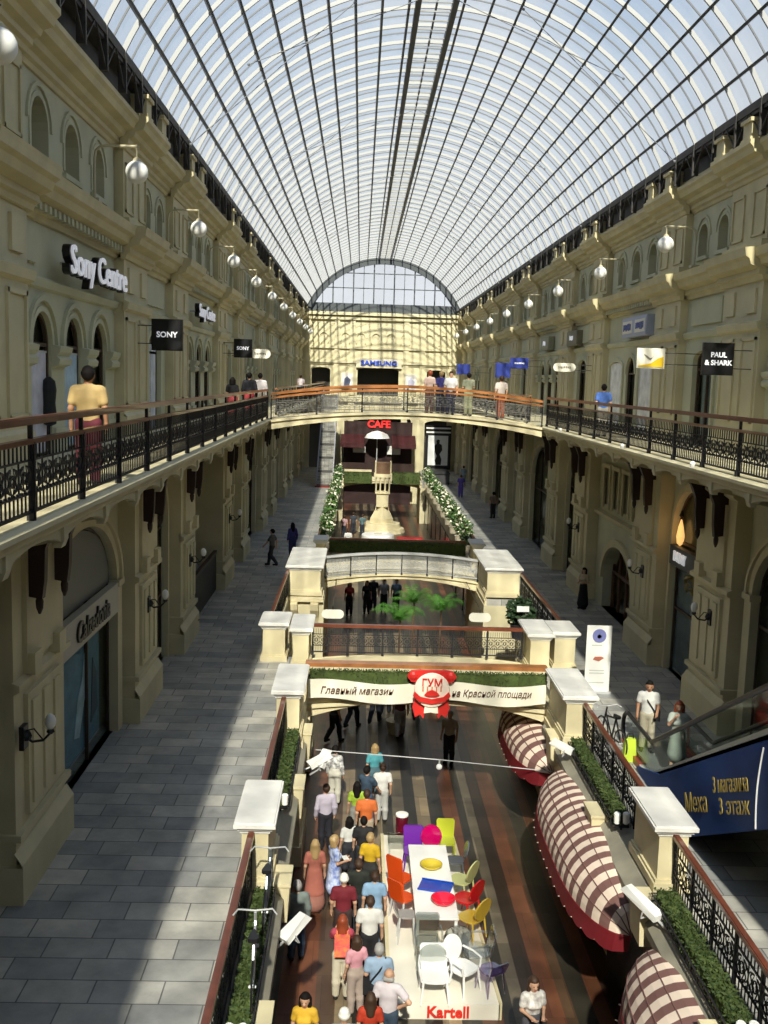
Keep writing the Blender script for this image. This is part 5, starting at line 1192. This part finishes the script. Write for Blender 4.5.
# table
tb=thing('display_table','long white table with coloured dishes on the platform','table',(-.12,21.5,PZ))
MB().box(-.45,.45,-1.6,1.75,.70,.75).build('tabletop',WHITE,tb)
for x in (-.4,.4):
    for y in (-1.52,1.67): MB().box(x-.03,x+.03,y-.03,y+.03,0,.70).build('leg',WHITE,tb)
TZ=PZ+.75
def dish(name,label,x,y,r,m,cat='bowl',h=.1):
    t=thing(name,label,cat,(x,y,TZ)); MB().lathe([(r*.4,0),(r*.8,h*.4),(r,h),(r*.93,h),(r*.72,h*.5),(r*.02,h*.25)],(0,0,0),24).build('dish',m,t,smooth=True); MB().lathe([(r*.38,.0),(r*.42,.012),(r*.3,.014)],(0,0,0),16).build('foot',m,t); return t
dish('bowl','round red bowl on the white table',.05,20.5,.27,mat('red_plastic',(.7,.01,.04),.15,coat=.5),h=.13)
dish('dish','olive-yellow round dish on the white table',-.1,22.1,.26,mat('olive_plastic',(.55,.42,.03),.2,coat=.4),'dish')
t=thing('tray','tilted blue rectangular tray in the middle of the white table','tray',(-.06,21.2,TZ),(0,0,-.28)); MB().box(-.36,.36,-.24,.24,0,.02).build('tray_base',mat('blue_plastic',(.005,.06,.42),.25,coat=.4),t)
b=MB(); b.box(-.36,.36,.23,.25,.02,.045); b.box(-.36,.36,-.25,-.23,.02,.045); b.build('tray_lip',mat('blue_plastic',(.005,.06,.42),.25),t)
# chairs
def trans(name,c,clear=.7): return MATS.get(name) or glass_mat(name,c,clear,.08)
def shell_chair(label,x,y,rot,m,w_=.5,back='oval',legm=None,arms=False,seat=.45,bh=.45,cat='chair',name='moulded_chair'):
    t=thing(name,label,cat,(x,y,PZ),(0,0,rot)); legm=legm or m
    b=MB(); n=16
    # seat: dished rounded square
    pr=[(w_/2*math.copysign(abs(math.cos(2*PI*i/n))**.6,math.cos(2*PI*i/n)),w_/2*math.copysign(abs(math.sin(2*PI*i/n))**.6,math.sin(2*PI*i/n))) for i in range(n)]
    b.prism(pr,lambda a,c,d:(a,c,d),seat-.02,seat+.02); b.build('seat',m,t)
    b=MB()
    if back=='oval': pb=[(w_*.52*math.cos(2*PI*i/20),.02+bh/2+.05+bh*.56*math.sin(2*PI*i/20)) for i in range(20)]
    elif back=='round': pb=[(w_*.5*math.cos(2*PI*i/20),bh/2+.04+w_*.5*math.sin(2*PI*i/20)) for i in range(20)]
    else: pb=[(-w_*.45,0),(w_*.45,0),(w_*.5,bh*.9),(w_*.42,bh),(-w_*.42,bh),(-w_*.5,bh*.9)]
    b.prism(pb,lambda a,c,d:(a,-w_/2+d-.10*c/bh-.0+.22*a*a,seat+c),-.018,.018); b.build('backrest',m,t)
    for sx in (-1,1):
        for sy in (-1,1): MB().tube([(sx*w_*.4,sy*w_*.4,seat),(sx*w_*.48,sy*w_*.5,0)],[.025,.016],6).build('leg',legm,t)
    if arms:
        for sx in (-1,1): MB().tube([(sx*w_*.5,-w_*.48,seat+.25),(sx*w_*.56,0,seat+.24),(sx*w_*.54,w_*.42,seat+.2),(sx*w_*.46,w_*.42,seat)],.022,6).build('armrest',m,t)
    return t
PI2=PI/2
PY=mat('yellow_plastic',(.62,.42,.05),.2,coat=.4); PR=mat('scarlet_plastic',(.6,.01,.015),.2,coat=.4); PG=mat('pale_green_plastic',(.6,.62,.28),.25); PP=mat('purple_plastic',(.13,.02,.30),.2); PM_=mat('magenta_plastic',(.42,.0,.09),.15,coat=.6); PL=mat('lime_plastic',(.5,.55,.04),.25); PO=mat('orange_red_plastic',(.62,.07,.01),.2)
shell_chair('pale green chair with oval back, farthest of three along the table',.6,22.15,.95,PG)
shell_chair('red chair with oval back between the pale green and the amber chair',.62,21.3,.85,PR)
shell_chair('amber chair with oval back, nearest of three along the table',.66,20.5,.8,PY)
shell_chair('tall orange-red chair facing the table from the crowd side',-.76,22.2,-.7,PO,back='square',bh=.62,w_=.46)
shell_chair('lower orange-red chair with chrome legs on the crowd side of the table',-.76,21.3,-.8,PO,back='square',bh=.5,w_=.44,legm=GREYM)
shell_chair('purple square-backed chair at the far table corner',-.42,23.55,PI,PP,back='square',bh=.5,w_=.5)
shell_chair('magenta round-backed chair at the far end of the table',.02,23.45,PI,PM_,back='round',bh=.5,w_=.52)
shell_chair('lime chair behind the magenta chair',.42,24.1,PI,PL,back='square',w_=.46)
shell_chair('grey smoked chair beside the lime chair',.55,23.1,PI2,mat('smoke_plastic',(.12,.13,.15),.2),back='round',w_=.42)
shell_chair('chrome-legged stool with grey seat below the orange-red chairs',-.74,20.3,-PI2,mat('stool_grey',(.3,.28,.27),.3),back='square',bh=.2,w_=.36,legm=GREYM,seat=.6,name='bar_stool',cat='stool')
CLR=trans('clear_plastic',(.80,.82,.80),.82); CW=mat('milk_plastic',(.86,.86,.85),.25)
shell_chair('clear chair with oval back at the near end of the table',.25,19.55,0,trans('smoky_plastic',(.62,.63,.62),.72),back='oval',w_=.52)
shell_chair('clear square-backed armchair left of the oval clear chair',-.33,19.5,PI,CLR,back='square',arms=True)
shell_chair('clear armchair behind the lilac stool',.62,19.2,PI2,CLR,back='square',arms=True,w_=.54)
shell_chair('clear low armchair between the white chairs and the table',-.3,18.9,0,CLR,back='round',arms=True,w_=.54)
shell_chair('glossy white armchair nearest the platform lettering',-.28,18.32,PI,CW,back='square',arms=True,w_=.56)
shell_chair('glossy white armchair tucked behind the nearest white armchair',.3,18.6,-2.4,CW,back='round',arms=True,w_=.52)
shell_chair('lilac clear stool at the platform edge',.84,18.55,.5,trans('lilac_plastic',(.62,.5,.72),.75),back='square',bh=.25,w_=.42,name='low_stool',cat='stool')
t=thing('side_table','clear square low table at the far platform corner','table',(-.72,24.5,PZ)); MB().box(-.3,.3,-.3,.3,.3,.33).build('tabletop',CLR,t)
for x in (-.26,.26):
    for y in (-.26,.26): MB().box(x-.02,x+.02,y-.02,y+.02,0,.3).build('leg',CLR,t)
t=thing('pedestal_stool','dark red cylinder stool with white top behind the platform','stool',(-.6,25.9,L0)); MB().lathe([(.16,0),(.15,.3),(.17,.62)],(0,0,0),20).build('base',mat('wine_plastic',(.12,.005,.02),.2,coat=.5),t); MB().lathe([(.17,.62),(.17,.67),(.12,.69)],(0,0,0),20).build('seat',WHITE,t)
# ---------------------------------------------------------------- plants
def leafcloud(b,c,r,n,sz,mi,rnd):
    for _ in range(n):
        d=Vector((rnd.gauss(0,1),rnd.gauss(0,1),rnd.gauss(0,1))).normalized(); p=Vector(c)+Vector((d.x*r[0],d.y*r[1],d.z*r[2]))*rnd.uniform(.5,1.05)
        u=Vector((rnd.gauss(0,1),rnd.gauss(0,1),rnd.gauss(0,.7))).normalized(); v=u.orthogonal().normalized(); s_=sz*rnd.uniform(.6,1.3)
        b.cur=mi; b.add([p-u*s_,p-v*s_*.5,p+u*s_,p+v*s_*.5],[(0,1,2,3)])
def shrub(label,x,y,z,h,bl=60,rnd=RND):
    t=thing('flowering_shrub',label,'plant',(x,y,z),group='flowering shrubs along the trench')
    MB().lathe([(.2,0),(.26,.38),(.28,.4),(.24,.42)],(0,0,0),12).build('pot',mat('pot_stone',(.45,.4,.3),.8),t)
    b=MB(); b.tube([(0,0,.3),(.03,0,.8),(0,.02,h*.6)],[.05,.04,.025],6)
    for a in range(5): b.tube([(0,0,h*.4),(.2*math.cos(a*1.26),.2*math.sin(a*1.26),h*.7)],.014,4)
    b.build('stem',mat('bark',(.12,.08,.05),.8),t)
    b=MB(); leafcloud(b,(0,0,h*.62),(.38,.38,h*.36),110,.1,0,rnd); leafcloud(b,(0,0,h*.62),(.4,.4,h*.38),110,.1,1,rnd); b.build('foliage',[LEAF,LEAF2],t)
    b=MB(); leafcloud(b,(0,0,h*.64),(.45,.45,h*.4),bl,.12,0,rnd); b.build('blossoms',BLOSS,t)
for s,nm in SIDES:
    for i,y in enumerate([52,55.5,59,62.5,66,69.5,73,76.5,80,83.5]):
        shrub('white-blossomed potted shrub, %s beyond the second bridge by the %s'%(ORD[i],'grey stair' if s<0 else 'poster side walkway'),s*3.62,y,W1,1.85,38 if s>0 else 30)
t=thing('potted_plant','dark leafy potted plant with white tag beside the second bridge pier','plant',(4.2,37.2,W1-.65)); MB().lathe([(.3,0),(.38,.5),(.4,.52)],(0,0,0),14).build('pot',mat('dark_pot',(.03,.03,.035),.5),t)
b=MB(); leafcloud(b,(0,0,1.0),(.55,.5,.6),420,.12,0,RND); b.build('foliage',[mat('leaf_deep',(.02,.05,.016),.6,vary=.4,scale=9)],t); MB().box(-.25,.2,-.62,-.6,1.15,1.36).build('white_tag',WHITE,t)
def palm(label,x,y,z,h,n=18):
    t=thing('potted_palm',label,'plant',(x,y,z),group='palms behind the ribbon bridge'); MB().lathe([(.24,0),(.32,.45),(.34,.47)],(0,0,0),12).build('pot',CREAM,t)
    MB().tube([(0,0,.3),(.05,0,h*.55)],[.06,.04],6).build('stem',mat('bark',(.12,.08,.05),.8),t)
    b=MB()
    for i in range(n):
        a=2*PI*i/n*2.4; L=RND.uniform(.6,.95); up=RND.uniform(.2,.9)
        pts=[Vector((math.cos(a)*L*f,math.sin(a)*L*f,h*.55+up*math.sin(f*2.2)*.7)) for f in (0,.25,.5,.75,1)]
        for p,q in zip(pts,pts[1:]):
            for k in range(4):
                m=p.lerp(q,k/4); sd=Vector((-math.sin(a),math.cos(a),0))
                for e in (-1,1): tip=m+sd*e*.2+(q-p)*.5-Vector((0,0,.08)); b.add([m,m+(q-p)*.12,tip],[(0,1,2)])
    b.cur=0; b.build('fronds',mat('palm_green',(.08,.24,.03),.5,vary=.3,scale=5),t)
palm('potted palm behind the rear railing of the ribbon bridge nearest the emblem',-.5,34.0,L0,7.3,26)
palm('second potted palm behind the rear railing of the ribbon bridge',1.1,36.4,L0,7.0,26)
palm('third potted palm farther behind the rear railing of the ribbon bridge',.2,38.0,L0,6.8,22)
for x,l in ((-2.85,'white rounded sign hung below the second bridge on the walkers side'),(2.85,'white rounded sign hung below the second bridge on the potted plant side')):
    t=thing('hanging_sign',l,'sign',(x,38.6,-7.42)); b=MB(); pts=[(.26+.17*math.sin(a*PI/8),.17*math.cos(a*PI/8)) for a in range(9)]+[(-.26-.17*math.sin(a*PI/8),-.17*math.cos(a*PI/8)) for a in range(9)]; b.prism(pts,lambda a,c,d:(a,d,c),-.04,.04); b.build('panel',PILL,t); MB().tube([(0,0,.15),(0,0,.3),(0,5.4,.32)],.015,5).build('hanger',BLACK,t)
# ornamental tower on the lower floor
t=thing('ornamental_tower','cream ornamental tower with columned lantern beyond the second bridge','monument',(-.05,81,L0),scale=(.95,.95,.88))
b=MB(); b.lathe([(2.0,0),(1.9,.35),(1.6,.4),(1.55,.8)],(0,0,0),20); b.build('basin',CREAM,t)
b=MB(); b.lathe([(1.0,.6),(.95,1.2),(.62,1.9),(.5,2.4)],(0,0,0),4); b.box(-.5,.5,-.5,.5,2.3,3.6); b.box(-.62,.62,-.62,.62,3.5,3.65); b.build('shaft',CREAM,t)
for x in (-.55,-.2,.2,.55):
    for y in (-.55,.55): MB().tube([(x,y,3.6),(x,y,5.0)],.06,8).build('column',CREAM,t)
MB().box(-.75,.75,-.75,.75,5.0,5.3).build('entablature',CREAM,t)
MB().box(-.6,.6,-.6,.6,5.3,6.3).build('brown_panel',mat('panel_brown',(.16,.09,.05),.6,vary=.3),t)
b=MB(); b.box(-.68,-.58,-.68,.68,5.3,6.4); b.box(.58,.68,-.68,.68,5.3,6.4); b.build('corner_posts',CREAM,t)
t=thing('round_table_cloth','large white round cloth-covered table before the ornamental tower','table',(-.45,74.5,L0)); MB().lathe([(1.25,0),(1.2,.7),(1.15,.76),(.02,.78)],(0,0,0),24).build('cloth',WHITE,t); MB().lathe([(.3,.78),(.3,.8),(.02,.84)],(0,0,0),16).build('centre_plate',CREAM,t)
t=thing('red_bench','low red bench beside the white cloth-covered table','bench',(1.9,74.3,L0)); MB().box(-.95,.95,-.25,.25,.36,.6).build('seat',mat('red_cushion',(.45,.015,.02),.6),t)
for x in (-.8,.8): MB().box(x-.06,x+.06,-.2,.2,0,.36).build('leg',BLACK,t)
# cafe at the far end
t=thing('cafe_front','dark maroon cafe front with red lettering at the far end','cafe',(-.2,YB-2.2,L0))
MB().box(-3.3,3.3,1.0,1.3,0,8.0).build('dark_screen',mat('cafe_dark',(.03,.012,.012),.6),t)
b=MB(); 
for a,c in ((-3.6,-1.3),(1.3,3.6)):
  b=MB(); b.hexa([(a,-1.0,5.9),(c,-1.0,5.9),(c,.9,6.6),(a,.9,6.6),(a,-1.0,6.0),(c,-1.0,6.0),(c,.9,6.75),(a,.9,6.75)]); b.box(a,c,-1.02,-.95,5.6,6.0)
  b.build('awning',mat('cafe_maroon',(.05,.008,.01),.7),t)
b=MB(); b.lathe([(1.2,0),(1.0,.35),(.5,.6),(.02,.7)],(-.1,-.2,6.5),20); b.build('white_parasol',WHITE,t); MB().tube([(-.1,-.2,3.2),(-.1,-.2,7.1)],.05,6).build('parasol_pole',GREYM,t)
text('lettering','CAFE',.95,mat('neon_red',(.8,.03,.03),.4,emit=(1,.05,.04),es=.6),(.05,.9,7.75),FACE_CAM,t,.05,bold=.03)
b=MB(); b.box(-2.4,-1.2,.7,.85,5.0,5.6); b.box(.9,2.2,.7,.85,4.9,5.7); b.build('white_panels',WHITE,t)
b=MB(); b.box(-3.4,3.4,-1.4,-1.3,3.2,4.2); b.build('counter',BRACK,t)
# grey staircase rising to the gallery at the far end
t=thing('grey_staircase','long grey stone staircase rising to the far gallery','staircase',(-4.75,82.5,W1)); b=MB(); n=36
for i in range(n): b.box(-.62,.62,i*.36,i*.36+.4,max(0,.2*i-.5),.2*(i+1))
b.build('steps',tile_mat('stair_blocks',((.26,.26,.25),(.42,.42,.40)),.4,.2,(.1,.1,.1)),t)
for x in (-.7,.62): MB().strip([(-.1,.5),(n*.36,n*.2+.5)],[(-.1,0),(n*.36,n*.2-.6)],.08,lambda a,c,d,x=x:(x+d,a,c)).build('side_wall',mat('stair_side',(.32,.32,.36),.6),t)
MB().box(-.75,.75,-.5,0,0,.1).build('red_mat',mat('mat_red',(.25,.03,.02),.8),t)
# poster at the far end
t=thing('figure_poster','tall black-framed white poster with dark standing silhouette at the far end','poster',(5.7,YB-.6,-7.0)); MB().box(-1.25,1.25,-.05,.05,0,4.3).build('frame',BLACK,t); MB().box(-1.0,.95,-.08,-.05,.4,3.3).build('sheet',mat('poster_white',(.74,.76,.78),.5),t)
MB().prism([(-.2,.45),(.3,.45),(.35,1.0),(.15,1.5),(.4,1.9),(.35,2.4),(.1,2.55),(.15,2.85),(-.05,2.95),(-.2,2.8),(-.15,2.55),(-.35,2.3),(-.3,1.7),(-.1,1.3),(-.3,.9)],lambda a,c,d:(a,d,c),-.1,-.08).build('silhouette',BLACK,t)
b=MB(); b.box(-1.2,1.2,-.09,-.05,3.55,3.7); b.box(-1.2,1.2,-.09,-.05,3.95,4.1); b.build('white_bands',WHITE,t)
t=thing('market_stall','dark low stall beside the shrubs near the far poster','stall',(4.9,88,W1)); MB().box(-.9,.9,-1.2,1.2,0,.9).build('counter',mat('stall_dark',(.05,.05,.055),.6),t); MB().hexa([(-1,-1.3,.9),(1,-1.3,.9),(1,1.3,.9),(-1,1.3,.9),(-.8,-1.1,1.15),(.8,-1.1,1.15),(.8,1.1,1.15),(-.8,1.1,1.15)]).build('lid',BLACK,t)
